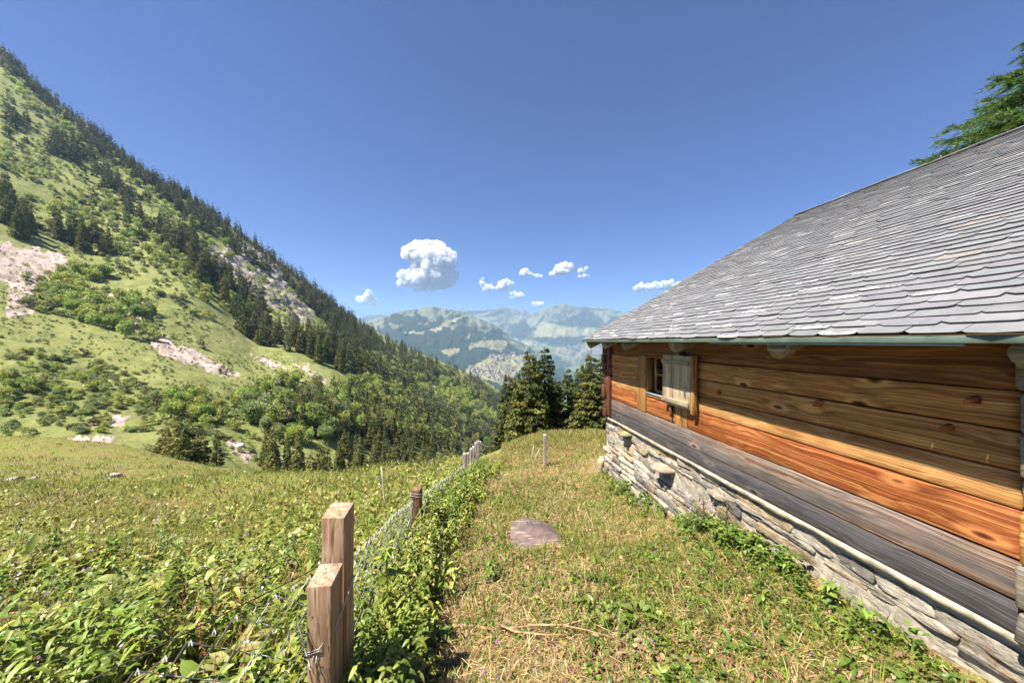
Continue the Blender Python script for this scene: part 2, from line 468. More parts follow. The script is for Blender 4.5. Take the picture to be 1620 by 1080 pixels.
def hit(px, py):
    """First point of the valley side met in the direction of photo pixel (px, py); nan where it shows sky."""
    px = np.asarray(px, float); py = np.asarray(py, float)
    j = np.clip(np.round((px - 810) / F / (tx_[1] - tx_[0]) - tx_[0] / (tx_[1] - tx_[0])).astype(int), 0, len(tx_) - 1)
    tt = (540 - py) / F; out = np.full((len(px), 3), np.nan)
    for k in range(len(px)):
        i = np.searchsorted(RUN[:, j[k]], tt[k])
        if i < len(ly_):
            out[k] = (HX[i, j[k]], HY[i, j[k]], HZ[i, j[k]])
    return out


SCREE = [[(-60, 388), (0, 383), (60, 393), (110, 408), (98, 428), (72, 432), (62, 470), (56, 499), (12, 499), (20, 455), (0, 432), (-60, 430)],
         [(205, 488), (228, 502), (272, 540), (332, 566), (392, 600), (340, 592), (296, 576), (255, 556), (222, 530)],
         [(393, 556), (442, 577), (448, 585), (418, 576)], [(458, 568), (486, 582), (517, 600), (510, 608), (486, 592)],
         [(100, 694), (180, 688), (176, 705), (110, 706)], [(357, 693), (402, 713), (398, 734), (368, 716)], [(440, 722), (486, 732), (484, 744), (450, 740)],
         [(118, 440), (150, 452), (138, 460)], [(172, 460), (205, 480), (190, 478)], [(640, 598), (655, 596), (632, 612), (620, 610)], [(130, 665), (200, 655), (198, 668), (150, 675)]]
ROCK = [[(322, 392), (385, 396), (420, 425), (452, 462), (492, 500), (480, 512), (452, 498), (430, 488), (405, 478), (372, 440), (335, 422)],
        [(376, 380), (425, 402), (462, 455), (500, 497), (486, 500), (440, 448)]]
MEADOW = [[(300, 540), (360, 520), (430, 548), (520, 592), (540, 612), (470, 612), (380, 600), (300, 570)], [(755, 620), (770, 606), (787, 612), (781, 636)], [(0, 500), (100, 520), (260, 570), (420, 610), (300, 625), (120, 590), (0, 560)]]
wx = HPX + fbm(HPX / 14, HPY / 14, 41, 4) * 16; wy = HPY + fbm(HPX / 14, HPY / 14, 47, 4) * 10
msk = lambda L: sum(inpoly(wx, wy, p) for p in L).clip(0, 1).astype(float)
front = HT >= RUN - 1e-9
scree = msk(SCREE) * front; rock = msk(ROCK) * front; lush = msk(MEADOW) * front
# rock bands step out of the slope
HZ = HZ + rock * (np.abs(fbm(HX / 9, HY / 9, 51, 4)) * 9 - 2 + np.sin(HZ / 3.2 + fbm(HX / 15, HY / 15, 5, 2) * 3) * 1.2) + scree * fbm(HX / 3, HY / 3, 52, 3) * .8
V, q = grid_mesh(HX, HY, HZ)
t = NT('alpine_slope'); p = t.pos()
n1 = t.noise(p, .035, 6, .6); n2 = t.noise(p, .16, 6, .65); n3 = t.noise(p, .9, 6, .75)
f = t.math('ADD', t.math('MULTIPLY', n1, .3), t.math('ADD', t.math('MULTIPLY', n2, .32), t.math('MULTIPLY', n3, .38)))
f = t.math('ADD', f, t.math('MULTIPLY', t.attr('lush', 'Fac'), .03))
c = t.ramp(f, [(.33, (.07, .095, .04)), (.42, (.14, .16, .052)), (.5, (.22, .235, .075)), (.63, (.31, .3, .115))])
sc = t.ramp(t.noise(p, .5, 6, .7), [(.3, (.36, .255, .215)), (.5, (.54, .41, .355)), (.7, (.63, .5, .44))])
rk = t.ramp(t.noise(t.mapping(p, scale=(1, 1, 2.5)), .25, 7, .7), [(.34, (.075, .07, .075)), (.5, (.28, .235, .215)), (.62, (.5, .42, .375))])
c = t.mix(t.math('MULTIPLY', t.attr('scree', 'Fac'), t.ramp(n2, [(.36, .35), (.5, 1)])), c, sc)
c = t.mix(t.math('MULTIPLY', t.attr('rock', 'Fac'), t.ramp(n2, [(.42, .2), (.52, 1)])), c, rk)
t.color(c); t.rough(.95, .1); t.bump(t.math('ADD', n3, n2), .8, .8)
slope = obj('hillside', np_mesh('hillside', V, [q], smooth=True, attrs={'scree': scree.ravel(), 'rock': rock.ravel(), 'lush': lush.ravel()}), t.m)
tag(slope, 'steep green mountain side with scree, rock bands and wood', 'hillside', kind='structure')


# ------------------------------------------------------------------ far mountains
def mountain(name, label, top, pybot, ytop, ybot, amp, seed, forest, tan=(), pink=(), base_forest=0.0, nx=260, ny=110, upper=.0):
    top = np.array(top, float); px0, px1 = top[0, 0], top[-1, 0]
    px = np.linspace(px0, px1, nx); pt = np.interp(px, top[:, 0], top[:, 1]) + fbm(px / 9, px * 0 + seed, seed, 4) * 2.2
    v = np.linspace(0, 1, ny)
    PX, VV = np.meshgrid(px, v)
    PY = pybot + (pt[None] - pybot) * VV
    YY = ybot + (ytop - ybot) * VV ** 1.15
    k = (PX - px0) / 10
    ridge = 1 - np.abs(fbm(k * .33 + VV * 2.0, VV * 6 - k * .18, seed + 3, 4)) * 2
    YY = YY - (ridge - .5) * amp * (.25 + .75 * VV) - fbm(k * 1.4, VV * 5 - k * .3, seed + 7, 4) * amp * .12
    X = (PX - 810) / F * YY; Z = (540 - PY) / F * YY
    fo = np.full(PX.shape, base_forest)
    wx = PX + fbm(PX / 6, PY / 5, seed + 11, 4) * 7; wy = PY + fbm(PX / 6, PY / 5, seed + 12, 4) * 4
    fo += sum(inpoly(wx, wy, g) for g in forest) if len(forest) else 0
    ta = sum(inpoly(wx, wy, g) for g in tan) if len(tan) else np.zeros(PX.shape)
    pk = sum(inpoly(wx, wy, g) for g in pink) if len(pink) else np.zeros(PX.shape)
    fo = np.where((ta + pk) > 0, 0, fo) * (VV < 1 - upper * (1 + fbm(PX / 12, PY / 12, seed + 14, 3) * 2.2))
    # back of the mountain
    bx = [X]; by = [YY]; bz = [Z]
    for s in (.1, .3, .8):
        bx.append((X[-1] + 0 * X[-1])[None]); by.append((YY[-1] + s * 1500)[None]); bz.append((Z[-1] - s * 900)[None])
    X2 = np.concatenate(bx); Y2 = np.concatenate(by); Z2 = np.concatenate(bz)
    ex = lambda A: np.concatenate([A, np.repeat(A[-1:], 3, 0)]).astype(float).ravel()
    V, q = grid_mesh(X2, Y2, Z2)
    o = obj(name, np_mesh(name, V, [q], smooth=True, attrs={'forest': ex(np.clip(fo, 0, 1)), 'tan': ex(np.clip(ta, 0, 1)), 'pink': ex(np.clip(pk, 0, 1)), 'high': ex(VV)}), M_FAR)
    tag(o, label, 'mountain', kind='structure')
    return px, pt, lambda x, y: _at(x, y, px, pt, pybot, X, YY, Z)


def _at(x, y, px, pt, pybot, X, YY, Z):
    j = int(np.clip(np.searchsorted(px, x), 0, len(px) - 1)); v = (y - pybot) / (pt[j] - pybot)
    i = int(np.clip(round(v * (X.shape[0] - 1)), 0, X.shape[0] - 1))
    return np.array([X[i, j], YY[i, j], Z[i, j]])


t = NT('far_mountain'); p = t.pos()
n1 = t.noise(p, .0022, 6, .62); n2 = t.noise(p, .012, 5, .65); n3 = t.noise(p, .05, 3, .6)
gr = t.ramp(t.math('ADD', t.math('MULTIPLY', n1, .5), t.math('MULTIPLY', n2, .5)), [(.36, (.075, .1, .035)), (.5, (.125, .145, .055)), (.64, (.19, .185, .085))])
rkc = t.ramp(n2, [(.36, (.09, .11, .055)), (.5, (.14, .145, .085)), (.64, (.21, .195, .14))])
c = t.mix(t.ramp(t.math('ADD', t.attr('high', 'Fac'), t.math('MULTIPLY', n2, .4)), [(.85, 0), (1.1, 1)]), gr, rkc)
c = t.mix(t.attr('tan', 'Fac'), c, t.ramp(n2, [(.4, (.14, .145, .065)), (.6, (.28, .23, .12))]))
c = t.mix(t.attr('pink', 'Fac'), c, t.ramp(n2, [(.4, (.18, .15, .09)), (.6, (.29, .21, .15))]))
fr = t.ramp(n3, [(.35, (.006, .014, .008)), (.65, (.024, .04, .017))])
ff = t.math('MULTIPLY', t.attr('forest', 'Fac'), t.ramp(n2, [(.30, .1), (.36, 1)]))
# scattered woods and hedges over the pastures
sc = t.ramp(t.math('ADD', t.math('MULTIPLY', n2, .6), t.math('MULTIPLY', n1, .4)), [(.515, 0), (.54, .85)])
lowf = t.math('SUBTRACT', 1.0, t.math('MULTIPLY', t.attr('tan', 'Fac'), .9))
ff = t.math('MAXIMUM', ff, t.math('MULTIPLY', sc, lowf))
c = t.mix(ff, c, fr)
t.color(c); t.rough(1, .0); t.bump(n3, .6, 8)
M_FAR = t.m
q3 = lambda L: [(580 + x / 4.263, 470 + y / 4.263) for x, y in L]       # polygons noted on a 4.263x enlargement
LMt = q3([(-160, 150), (0, 160), (80, 148), (160, 118), (240, 92), (330, 80), (450, 65), (520, 80), (600, 85), (680, 120), (760, 145), (850, 180), (900, 220), (970, 270), (1080, 320), (1140, 370), (1180, 400), (1300, 470), (1500, 520)])
RMt = q3([(700, 300), (800, 240), (880, 190), (1000, 150), (1100, 120), (1200, 75), (1330, 38), (1420, 60), (1480, 90), (1560, 92), (1640, 90), (1780, 110), (1900, 150), (2300, 200)])
BRt = q3([(420, 160), (560, 120), (630, 90), (660, 75), (720, 85), (800, 88), (900, 70), (930, 60), (1000, 80), (1090, 95), (1110, 105), (1200, 130), (1350, 140)])
RBt = q3([(1300, 120), (1420, 72), (1480, 62), (1600, 60), (1680, 90), (1740, 105), (1820, 140), (2100, 190)])
FLt = q3([(-200, 160), (-60, 140), (30, 120), (80, 112), (130, 116), (180, 140), (300, 170)])
LMf = [q3([(80, 200), (250, 190), (400, 240), (480, 230), (590, 190), (680, 120), (850, 180), (980, 275), (830, 290), (690, 320), (630, 380), (480, 340), (440, 350), (300, 300), (150, 260)]),
       q3([(940, 310), (1010, 290), (1090, 325), (1150, 375), (1060, 390), (930, 390)]), q3([(600, 400), (830, 370), (860, 400), (820, 450), (700, 470), (600, 440)]), q3([(230, 300), (500, 360), (560, 410), (500, 420), (350, 380)])]
LMtan = [q3([(690, 322), (830, 285), (960, 300), (935, 340), (910, 370), (800, 340), (690, 352)]), q3([(490, 355), (620, 340), (625, 378), (560, 402)]), q3([(430, 225), (550, 155), (660, 125), (640, 152), (580, 172), (470, 228)]), q3([(250, 235), (400, 230), (380, 245), (260, 252)]), q3([(640, 290), (725, 248), (715, 262), (650, 296)]), q3([(575, 215), (605, 190), (600, 215), (575, 230)]),
         q3([(640, 500), (850, 395), (1150, 390), (1000, 520), (960, 600), (700, 530)])]
RMf = [q3([(1250, 150), (1430, 78), (1620, 105), (1800, 130), (1800, 210), (1620, 215), (1320, 195), (1230, 165)]), q3([(880, 190), (1050, 150), (1170, 140), (1180, 190), (1120, 250), (1000, 285), (900, 230)]), q3([(1060, 270), (1180, 258), (1400, 265), (1500, 268), (1490, 305), (1300, 340), (1200, 312)]), q3([(1240, 385), (1300, 400), (1400, 470), (1330, 520), (1240, 470)])]
RMtan = [q3([(1120, 175), (1180, 165), (1250, 178), (1320, 200), (1560, 215), (1540, 245), (1420, 270), (1180, 265), (1130, 255), (1180, 220)]), q3([(950, 280), (1060, 290), (1150, 330), (1060, 330)])]
RMp = [q3([(1260, 350), (1380, 330), (1560, 320), (1600, 380), (1450, 420), (1330, 410)])]
LM = mountain('near_mountain', 'wooded green mountain above the valley village', LMt, 640, 4900, 2600, 120, 61, LMf, LMtan, base_forest=1.0, upper=.10)
RM = mountain('right_mountain', 'round topped mountain with pastures and dark woods', RMt, 660, 8200, 5600, 130, 71, RMf, RMtan, RMp, upper=.08)
# floor of the whole valley, out to the horizon
xs = np.linspace(-14000, 14000, 60); ys = np.linspace(300, 10800, 50); XX, YY = np.meshgrid(xs, ys)
V, q = grid_mesh(XX, YY, -470 + 60 * fbm(XX / 2500, YY / 2500, 3, 3) - np.clip((1500 - YY) / 1500, 0, 1) * 150)
vf = obj('valley_ground', np_mesh('valley_ground', V, [q], smooth=True, attrs={'forest': np.zeros(len(V)), 'tan': np.zeros(len(V)), 'pink': np.zeros(len(V)), 'high': np.zeros(len(V))}), M_FAR); tag(vf, 'green floor of the distant valley', 'ground', kind='structure')
mountain('back_mountain', 'pale distant ridge between the two nearer mountains', BRt, 545, 9300, 8700, 90, 81, [], nx=160, ny=50, upper=.4)
mountain('back_mountain', 'pale flat ridge behind the right mountain', RBt, 560, 9300, 8800, 120, 91, [], nx=120, ny=50, upper=.4)
mountain('back_mountain', 'faint far ridge beside the forested slope', FLt, 540, 9400, 8900, 120, 95, [], nx=100, ny=40, upper=.4)

# ------------------------------------------------------------------ village houses on the valley floor
def house_mesh(name, w, d, h, r):
    a = Acc()
    x, y = w / 2, d / 2
    V = [(-x, -y, -3), (x, -y, -3), (x, y, -3), (-x, y, -3), (-x, -y, h), (x, -y, h), (x, y, h), (-x, y, h), (0, -y, h + r), (0, y, h + r)]
    a.add(V, [[(0, 1, 5, 4), (1, 2, 6, 5), (2, 3, 7, 6), (3, 0, 4, 7)], [(4, 5, 8), (6, 7, 9)]])
    e = 1.2; k = r / x
    for s in (-1, 1):
        T = [(0, -y - e, h + r + .5), (s * (x + e), -y - e, h - k * e + .5), (s * (x + e), y + e, h - k * e + .5), (0, y + e, h + r + .5)]
        B = [(p[0], p[1], p[2] - .4) for p in T]
        a.add(T + B, [[(0, 1, 2, 3), (4, 7, 6, 5), (0, 4, 5, 1), (1, 5, 6, 2), (2, 6, 7, 3)]])
    me = a.mesh(name)
    mi = np.zeros(len(me.polygons), np.int32)
    # polygons are grouped by vertex count: 4 wall quads come first or after the two gable triangles
    for i, pl in enumerate(me.polygons):
        if min(pl.vertices) >= 10: mi[i] = 1
    me.materials.append(M_HW[R.integers(3)]); me.materials.append(M_HR[R.integers(3)])
    me.polygons.foreach_set('material_index', mi)
    return me


M_HW = [mat_plain('render_wall', c, .9, .1, 0, .1, .2) for c in ((.6, .56, .5), (.45, .37, .29), (.33, .21, .13))]
M_HR = [mat_plain('roof_cover', c, .9, .1, 0, .15, .2) for c in ((.22, .15, .11), (.32, .22, .17), (.3, .27, .25))]
protos = [house_mesh('house', *a) for a in ((13, 15, 7, 3.5), (16, 13, 8, 4), (12, 12, 6, 3), (20, 15, 10, 4), (26, 16, 13, 4), (14, 18, 7, 3.6))]
Vz = [(q3([(640, 490), (850, 440), (1000, 470), (1000, 560), (960, 600), (860, 560), (700, 525)]), 150, 'valley floor', 'house among the close packed houses of the valley floor'),
      (q3([(830, 390), (1000, 370), (1000, 440), (850, 430)]), 42, 'mid slope', 'house above the village below the tan pasture'),
      (q3([(1020, 395), (1150, 380), (1180, 430), (1030, 450)]), 48, 'hamlet', 'house of the dense hamlet under the dark wooded knoll'),
      (q3([(700, 305), (900, 300), (900, 345), (720, 345)]), 20, 'pasture', 'lone farmhouse on the tan pasture above the village')]
for poly, cnt, gname, lab in Vz:
    k = 0; xs = [p[0] for p in poly]; ys = [p[1] for p in poly]
    while k < cnt:
        x = R.uniform(min(xs), max(xs)); y = R.uniform(min(ys), max(ys))
        if not inpoly([x], [y], poly)[0]: continue
        o = obj('village_house', protos[R.integers(len(protos))], None, None, LM[2](x, y), R.uniform(0, PI))
        s = R.uniform(.9, 1.4); o.scale = (s, s, s); k += 1
        tag(o, lab, 'house', 'houses, ' + gname)
for k in range(26):
    x, y = q3([(R.uniform(1150, 1500), R.uniform(185, 250) if k < 12 else R.uniform(345, 400))])[0]
    o = obj('village_house', protos[R.integers(3)], None, None, RM[2](x, y), R.uniform(0, PI))
    tag(o, 'farmhouse on the right mountain among pastures' if k < 12 else 'farmhouse on the pinkish slope behind the spruces', 'house', 'farms, upper pasture' if k < 12 else 'farms, pinkish slope')
# ------------------------------------------------------------------ the chalet (local axes: x = n away from the viewpoint, y = u along the wall, z up)
CH0 = np.array([*W2(WALL, 5.9), -2.4])            # base of its far corner
chalet = empty('log_chalet', CH0, TH)
tag(chalet, 'old timber chalet with slate roof, orange and grey beams on a rubble stone base', 'chalet')
LO = np.array([WALL, 5.9, -2.4])                  # local offset: mesh coordinates below are written as (n, u, z from eye level)


def part(a, name, mat, parent=chalet, smooth=False, label=None):
    me = a.mesh(name, smooth)
    co = np.empty(len(me.vertices) * 3, np.float32); me.vertices.foreach_get('co', co)
    co = co.reshape(-1, 3) - LO.astype(np.float32); me.vertices.foreach_set('co', co.ravel()); me.update()
    o = obj(name, me, mat, parent)
    if label: o['label'] = label
    return o


WOOD = {
    'dark': mat_wood('dark_board', (.075, .027, .008), (.18, .07, .02), (.31, .14, .042)),
    'tan': mat_wood('tan_board', (.16, .062, .016), (.43, .19, .05), (.66, .36, .115)),
    'orange': mat_wood('orange_board', (.2, .075, .02), (.42, .2, .06), (.62, .36, .14)),
    'red': mat_wood('red_board', (.11, .024, .006), (.265, .074, .018), (.5, .215, .07)),
    'grey': mat_wood('weathered_board', (.08, .03, .012), (.17, .085, .045), (.36, .24, .15), grey=(.13, .118, .11), greyamt=.5),
    'slate': mat_wood('sill_board', (.035, .026, .022), (.075, .062, .056), (.15, .125, .11), grey=(.075, .07, .073), greyamt=.55),
    'post': mat_wood('corner_board', (.045, .014, .007), (.105, .036, .018), (.21, .08, .04), along='z'),
    'upr': mat_wood('upright_board', (.15, .065, .018), (.33, .165, .05), (.5, .28, .1), along='z'),
    'pale': mat_wood('pale_board', (.17, .12, .07), (.42, .32, .19), (.6, .49, .32), grey=(.42, .36, .28), greyamt=.22, along='z', knots=False),
    'paleh': mat_wood('pale_batten', (.17, .12, .07), (.42, .32, .19), (.6, .49, .33), grey=(.44, .39, .32), greyamt=.36),
    'log': mat_wood('log_end', (.08, .05, .03), (.17, .13, .08), (.28, .22, .14), grey=(.2, .19, .16), greyamt=.5),
    'rafter': mat_wood('rafter_wood', (.035, .02, .01), (.08, .05, .025), (.14, .1, .05)),
}


def beam(u0, u1, z0, z1, n0=WALL, bulge=.004, thick=.12, seed=0, rnd=.006, nst=46):
    """A hewn beam: softly rounded edges, slightly wavy faces."""
    a = Acc(); us = np.linspace(u0, u1, nst); h = z1 - z0
    prof = [(thick, 0), (rnd * 1.2, 0), (rnd * .35, rnd * .35), (0, rnd * 1.2)]
    for k in (.2, .4, .6, .8): prof.append((-bulge * math.sin(k * PI) ** .7, k * h))
    prof += [(0, h - rnd * 1.2), (rnd * .35, h - rnd * .35), (rnd * 1.2, h), (thick, h)]
    prof = np.array(prof); m = len(prof)
    V = np.empty((nst, m, 3))
    V[:, :, 0] = n0 + prof[None, :, 0] + fbm(us[:, None] * 1.4 + 0 * prof[None, :, 1], prof[None, :, 1] * 5 + seed * 7.1 + 0 * us[:, None], seed, 3) * .007
    V[:, :, 1] = us[:, None]
    V[:, :, 2] = z0 + prof[None, :, 1] + fbm(us[:, None] * .9 + 0 * prof[None, :, 1], 0 * us[:, None] + seed * 3.3 + 0 * prof[None, :, 1], seed + 5, 2) * .007 * ((prof[None, :, 1] > h * .5) * 2 - 1)
    i = np.arange(nst - 1)[:, None] * m; j = np.arange(m - 1)[None]
    a.add(V.reshape(-1, 3), [np.stack([i + j, i + m + j, i + m + j + 1, i + j + 1], -1).reshape(-1, 4), np.arange(m)[None], (np.arange(m)[::-1] + (nst - 1) * m)[None]])
    return a


ZB = [.07, -.227, -.41, -.60, -.77, -1.0, -1.19, -1.345]
UW0, UW1 = 3.30, 4.74       # window bay
g = .0022
KIND = ['dark', 'tan', 'tan', 'orange', 'red', 'grey', 'slate']
for k in range(7):
    z1, z0 = ZB[k] - g, ZB[k + 1] + g
    segs = [(1.238, 5.80)] if k in (0, 4, 5, 6) else [(1.238, 3.62), (4.76, 5.80)]
    if k == 4: segs = [(1.238, 3.62), (3.86, 4.50), (4.76, 5.80)]
    for s, (u0, u1) in enumerate(segs):
        kd = KIND[k]
        if s >= 1 and k in (1, 2): kd = 'tan'
        part(beam(u0, u1, z0, z1, seed=k * 3 + s, n0=WALL + (k == 0) * .012 - (k >= 5) * .008), 'wall_beam', WOOD[kd], smooth=True,
             label={5: 'silver grey weathered beam with orange streaks', 6: 'dark grey lowest beam on the stone base'}.get(k) if s == 0 else None)
    part(beam(-1.4, 1.0, z0, z1, seed=k + 40, n0=WALL + .02), 'wall_beam', WOOD[KIND[k]], smooth=True)
# dark backing behind the joints and inside of the room
a = Acc(); box(a, (WALL + .13, -1.4, -1.345), (WALL + .17, 4.0, .3)); box(a, (WALL + .13, 4.45, -1.345), (WALL + .17, 5.85, .3)); box(a, (WALL + .13, 4.0, -1.345), (WALL + .17, 4.45, -.77)); box(a, (WALL + .13, 4.0, -.19), (WALL + .17, 4.45, .3))
# the other walls: gables and rear
for u in (-1.42, 5.72):
    V = [(WALL + .17, u, -1.4), (WALL + 8.1, u, -1.4), (WALL + 8.1, u, .1), (WALL + 4.05, u, 2.32), (WALL + .17, u, .1)]
    V2 = [(x, u + .12, z) for x, _, z in V]
    a.add(V + V2, [[(0, 1, 2, 3, 4), (9, 8, 7, 6, 5)], [(i, (i + 1) % 5, 5 + (i + 1) % 5, 5 + i)[::-1] for i in range(5)]])
box(a, (WALL + 8.0, -1.4, -1.4), (WALL + 8.12, 5.8, .1))
part(a, 'wall_core', mat_plain('old_wood_plain', (.09, .045, .02), .8, .2, 0, .4, 3))
# corner: vertical post boards and crossing beam ends
a = Acc(); box(a, (WALL - .045, 5.66, -1.30), (WALL + .12, 5.80, .04), bev=.008, jit=.003)
part(a, 'corner_post', WOOD['post'])
a = Acc()
for k in range(7):
    z1, z0 = ZB[k] - .004, ZB[k + 1] + .004
    dn = R.uniform(.03, .085); box(a, (WALL - dn, 5.82, z0), (WALL + .12, 5.95, z1), bev=.012, jit=.004)
part(a, 'corner_log_end', WOOD['post'], label='dark red beam ends at the far corner')
for k in range(7):
    z1, z0 = ZB[k] - .005, ZB[k + 1] + .005
    a = Acc(); dn = R.uniform(.055, .085)
    box(a, (WALL - dn, 1.0, z0), (WALL + .12, 1.222 + R.uniform(-.02, .008), z1), bev=.016, jit=.005)
    part(a, 'corner_log_end', WOOD['log'] if k != 4 else WOOD['tan'], label='weathered crossing beam end beside the near edge')
# window bay
a = Acc(); box(a, (WALL - .012, 4.52, -1.0), (WALL + .11, 4.755, -.2), bev=.006, jit=.002); part(a, 'window_post', WOOD['upr'])
a = Acc(); box(a, (WALL + .0, 3.625, -1.0), (WALL + .11, 3.72, -.2), bev=.006); box(a, (WALL - .006, 3.725, -1.02), (WALL + .1, 3.85, -.775), bev=.006); part(a, 'window_post', WOOD['upr'])
part(beam(3.625, 4.755, -.227 + .004, -.19, n0=WALL + .006, bulge=.002, nst=12), 'window_lintel', WOOD['dark'], smooth=True)
part(beam(3.86, 4.5, -.77 + .003, -.725, n0=WALL - .004, bulge=.003, nst=12), 'window_sill_beam', WOOD['orange'], smooth=True)
a = Acc(); box(a, (WALL + .012, 4.50, -.722), (WALL + .13, 4.518, -.2)); part(a, 'window_reveal', WOOD['upr'])
win = Acc()
for b in (((WALL + .085, 4.41, -.70), (WALL + .13, 4.455, -.195)), ((WALL + .085, 3.76, -.70), (WALL + .13, 3.805, -.195)), ((WALL + .085, 3.81, -.235), (WALL + .13, 4.405, -.195)), ((WALL + .085, 3.81, -.70), (WALL + .13, 4.405, -.665)),
          ((WALL + .09, 3.81, -.465), (WALL + .125, 4.405, -.44)), ((WALL + .09, 4.09, -.66), (WALL + .124, 4.115, -.47)), ((WALL + .09, 4.09, -.435), (WALL + .124, 4.115, -.24))):
    box(win, *b, bev=.004)
win_o = part(win, 'window_frame', WOOD['upr'])
t = NT('window_glass'); t.color((.012, .012, .014)); t.rough(.06, .6)
a = Acc(); box(a, (WALL + .104, 3.80, -.67), (WALL + .110, 4.41, -.23)); part(a, 'window_pane', t.m, win_o).matrix_parent_inverse = Matrix.Identity(4)
a = Acc(); box(a, (WALL - .02, 3.80, -.722), (WALL + .12, 4.50, -.706), jit=.002); part(a, 'window_sill', mat_plain('sill_metal', (.32, .36, .42), .45, .5, .3, .15, 14))
# shutter: three boards with two battens, standing off the wall in front of half the window
sh = Acc(); us = [3.455, 3.60, 3.80, 3.99]
for i in range(3): box(sh, (WALL - .075, us[i] + .003, -.755 + R.uniform(-.008, .008)), (WALL - .052, us[i + 1] - .003, -.165 + R.uniform(-.006, .006)), bev=.003, jit=.0015)
shut = part(sh, 'shutter', WOOD['pale'], label='bleached board shutter standing open across the window')
for z, th in ((-.245, .05), (-.70, .055)):
    a = Acc(); box(a, (WALL - .098, 3.47, z - th / 2), (WALL - .076, 3.985, z + th / 2), bev=.004, jit=.002)
    part(a, 'shutter_batten', WOOD['paleh'], shut)
a = Acc(); box(a, (WALL - .08, 3.395, -.80), (WALL - .03, 3.452, -.155), bev=.005); part(a, 'shutter_rail', WOOD['upr'])
M_IRON = mat_plain('old_iron', (.12, .115, .11), .55, .5, .7, .3, 30)
a = Acc(); box(a, (WALL - .07, 3.66, -.165), (WALL + .01, 3.74, -.125), bev=.003); part(a, 'shutter_bracket', M_IRON)
a = Acc(); tube(a, [(WALL - .082, 3.53, -.52), (WALL - .094, 3.53, -.55), (WALL - .094, 3.53, -.61), (WALL - .08, 3.53, -.63)], .005, 6); part(a, 'shutter_handle', M_IRON, shut)
a = Acc(); box(a, (WALL - .05, 3.865, -.92), (WALL + .0, 3.895, -.78), bev=.006, jit=.002); part(a, 'shutter_stay', WOOD['post'])
# pegs and broken branch stubs on the boards
for px, py, n in ((1300, 635, .012), (1298, 639, .016), (1547, 632, .02), (1140, 621, .016), (1505, 676, .012)):
    u = U_at(px, WALL); tx = (px - 810) / F; s = WALL / (tx * N_[0] + N_[1]); z = (540 - py) / F * s
    a = Acc(); tube(a, [(WALL + .0, u, z), (WALL - .016, u + .012, z - .004), (WALL - n - .014, u + .03, z - .016)], [.022, .018, .006], 9); part(a, 'branch_stub', WOOD['red'], smooth=True)

# rafters: round poles carrying the eave
for u in (-.1, 1.06, 2.17, 3.39, 4.54, 5.26, 5.92):
    a = Acc(); r = R.uniform(.062, .075); pts = [(2.18, u, -.062), (2.3, u, -.005), (2.7, u, .21), (3.2, u, .48)]
    tube(a, [np.array(p) + R.normal(0, .004, 3) for p in pts], [r, r * 1.03, r, r], 14)
    part(a, 'rafter', WOOD['log'], smooth=False)

# ---- roof
PITCH = math.radians(29.4); E0 = (2.12, .028); RU0, RU1 = -1.5, 6.08; RL = (6.57 - 2.12) / math.cos(PITCH)
up = np.array([math.cos(PITCH), 0, math.sin(PITCH)]); nrm = np.array([-math.sin(PITCH), 0, math.cos(PITCH)])
def RP(L, u, h): return np.array([E0[0], 0, E0[1]]) + up * L + nrm * h + np.array([0, u, 0])
a = Acc()                                         # boarding below the slates, both slopes
for s in (0, 1):
    q = [RP(.03, RU0 + .02, -.05), RP(RL, RU0 + .02, -.05), RP(RL, RU1 - .02, -.05), RP(.03, RU1 - .02, -.05), RP(.03, RU0 + .02, -.012), RP(RL, RU0 + .02, -.012), RP(RL, RU1 - .02, -.012), RP(.03, RU1 - .02, -.012)]
    q = np.array(q)
    if s: q[:, 0] = 2 * 6.57 - q[:, 0]
    f = np.array([(0, 1, 2, 3), (4, 7, 6, 5), (0, 3, 7, 4), (0, 4, 5, 1), (1, 5, 6, 2), (2, 6, 7, 3)]); a.add(q, [f])
roof = part(a, 'roof', mat_plain('roof_boarding', (.07, .04, .02), .8, .2, 0, .4, 5))
t = NT('roof_slate'); co = t.coord(); cc = t.attr('Col')
n1 = t.noise(co, 9, 6, .65); n2 = t.noise(t.mapping(co, scale=(1, 1, 1)), 46, 4, .7); n3 = t.noise(co, 1.3, 3, .5)
c = t.mix(1.0, cc, t.ramp(n1, [(.3, .8), (.5, 1.0), (.7, 1.14)]), 'MULTIPLY')
sepc = t.n('ShaderNodeSeparateColor'); t.l(t.attr('Edge'), sepc.inputs[0])
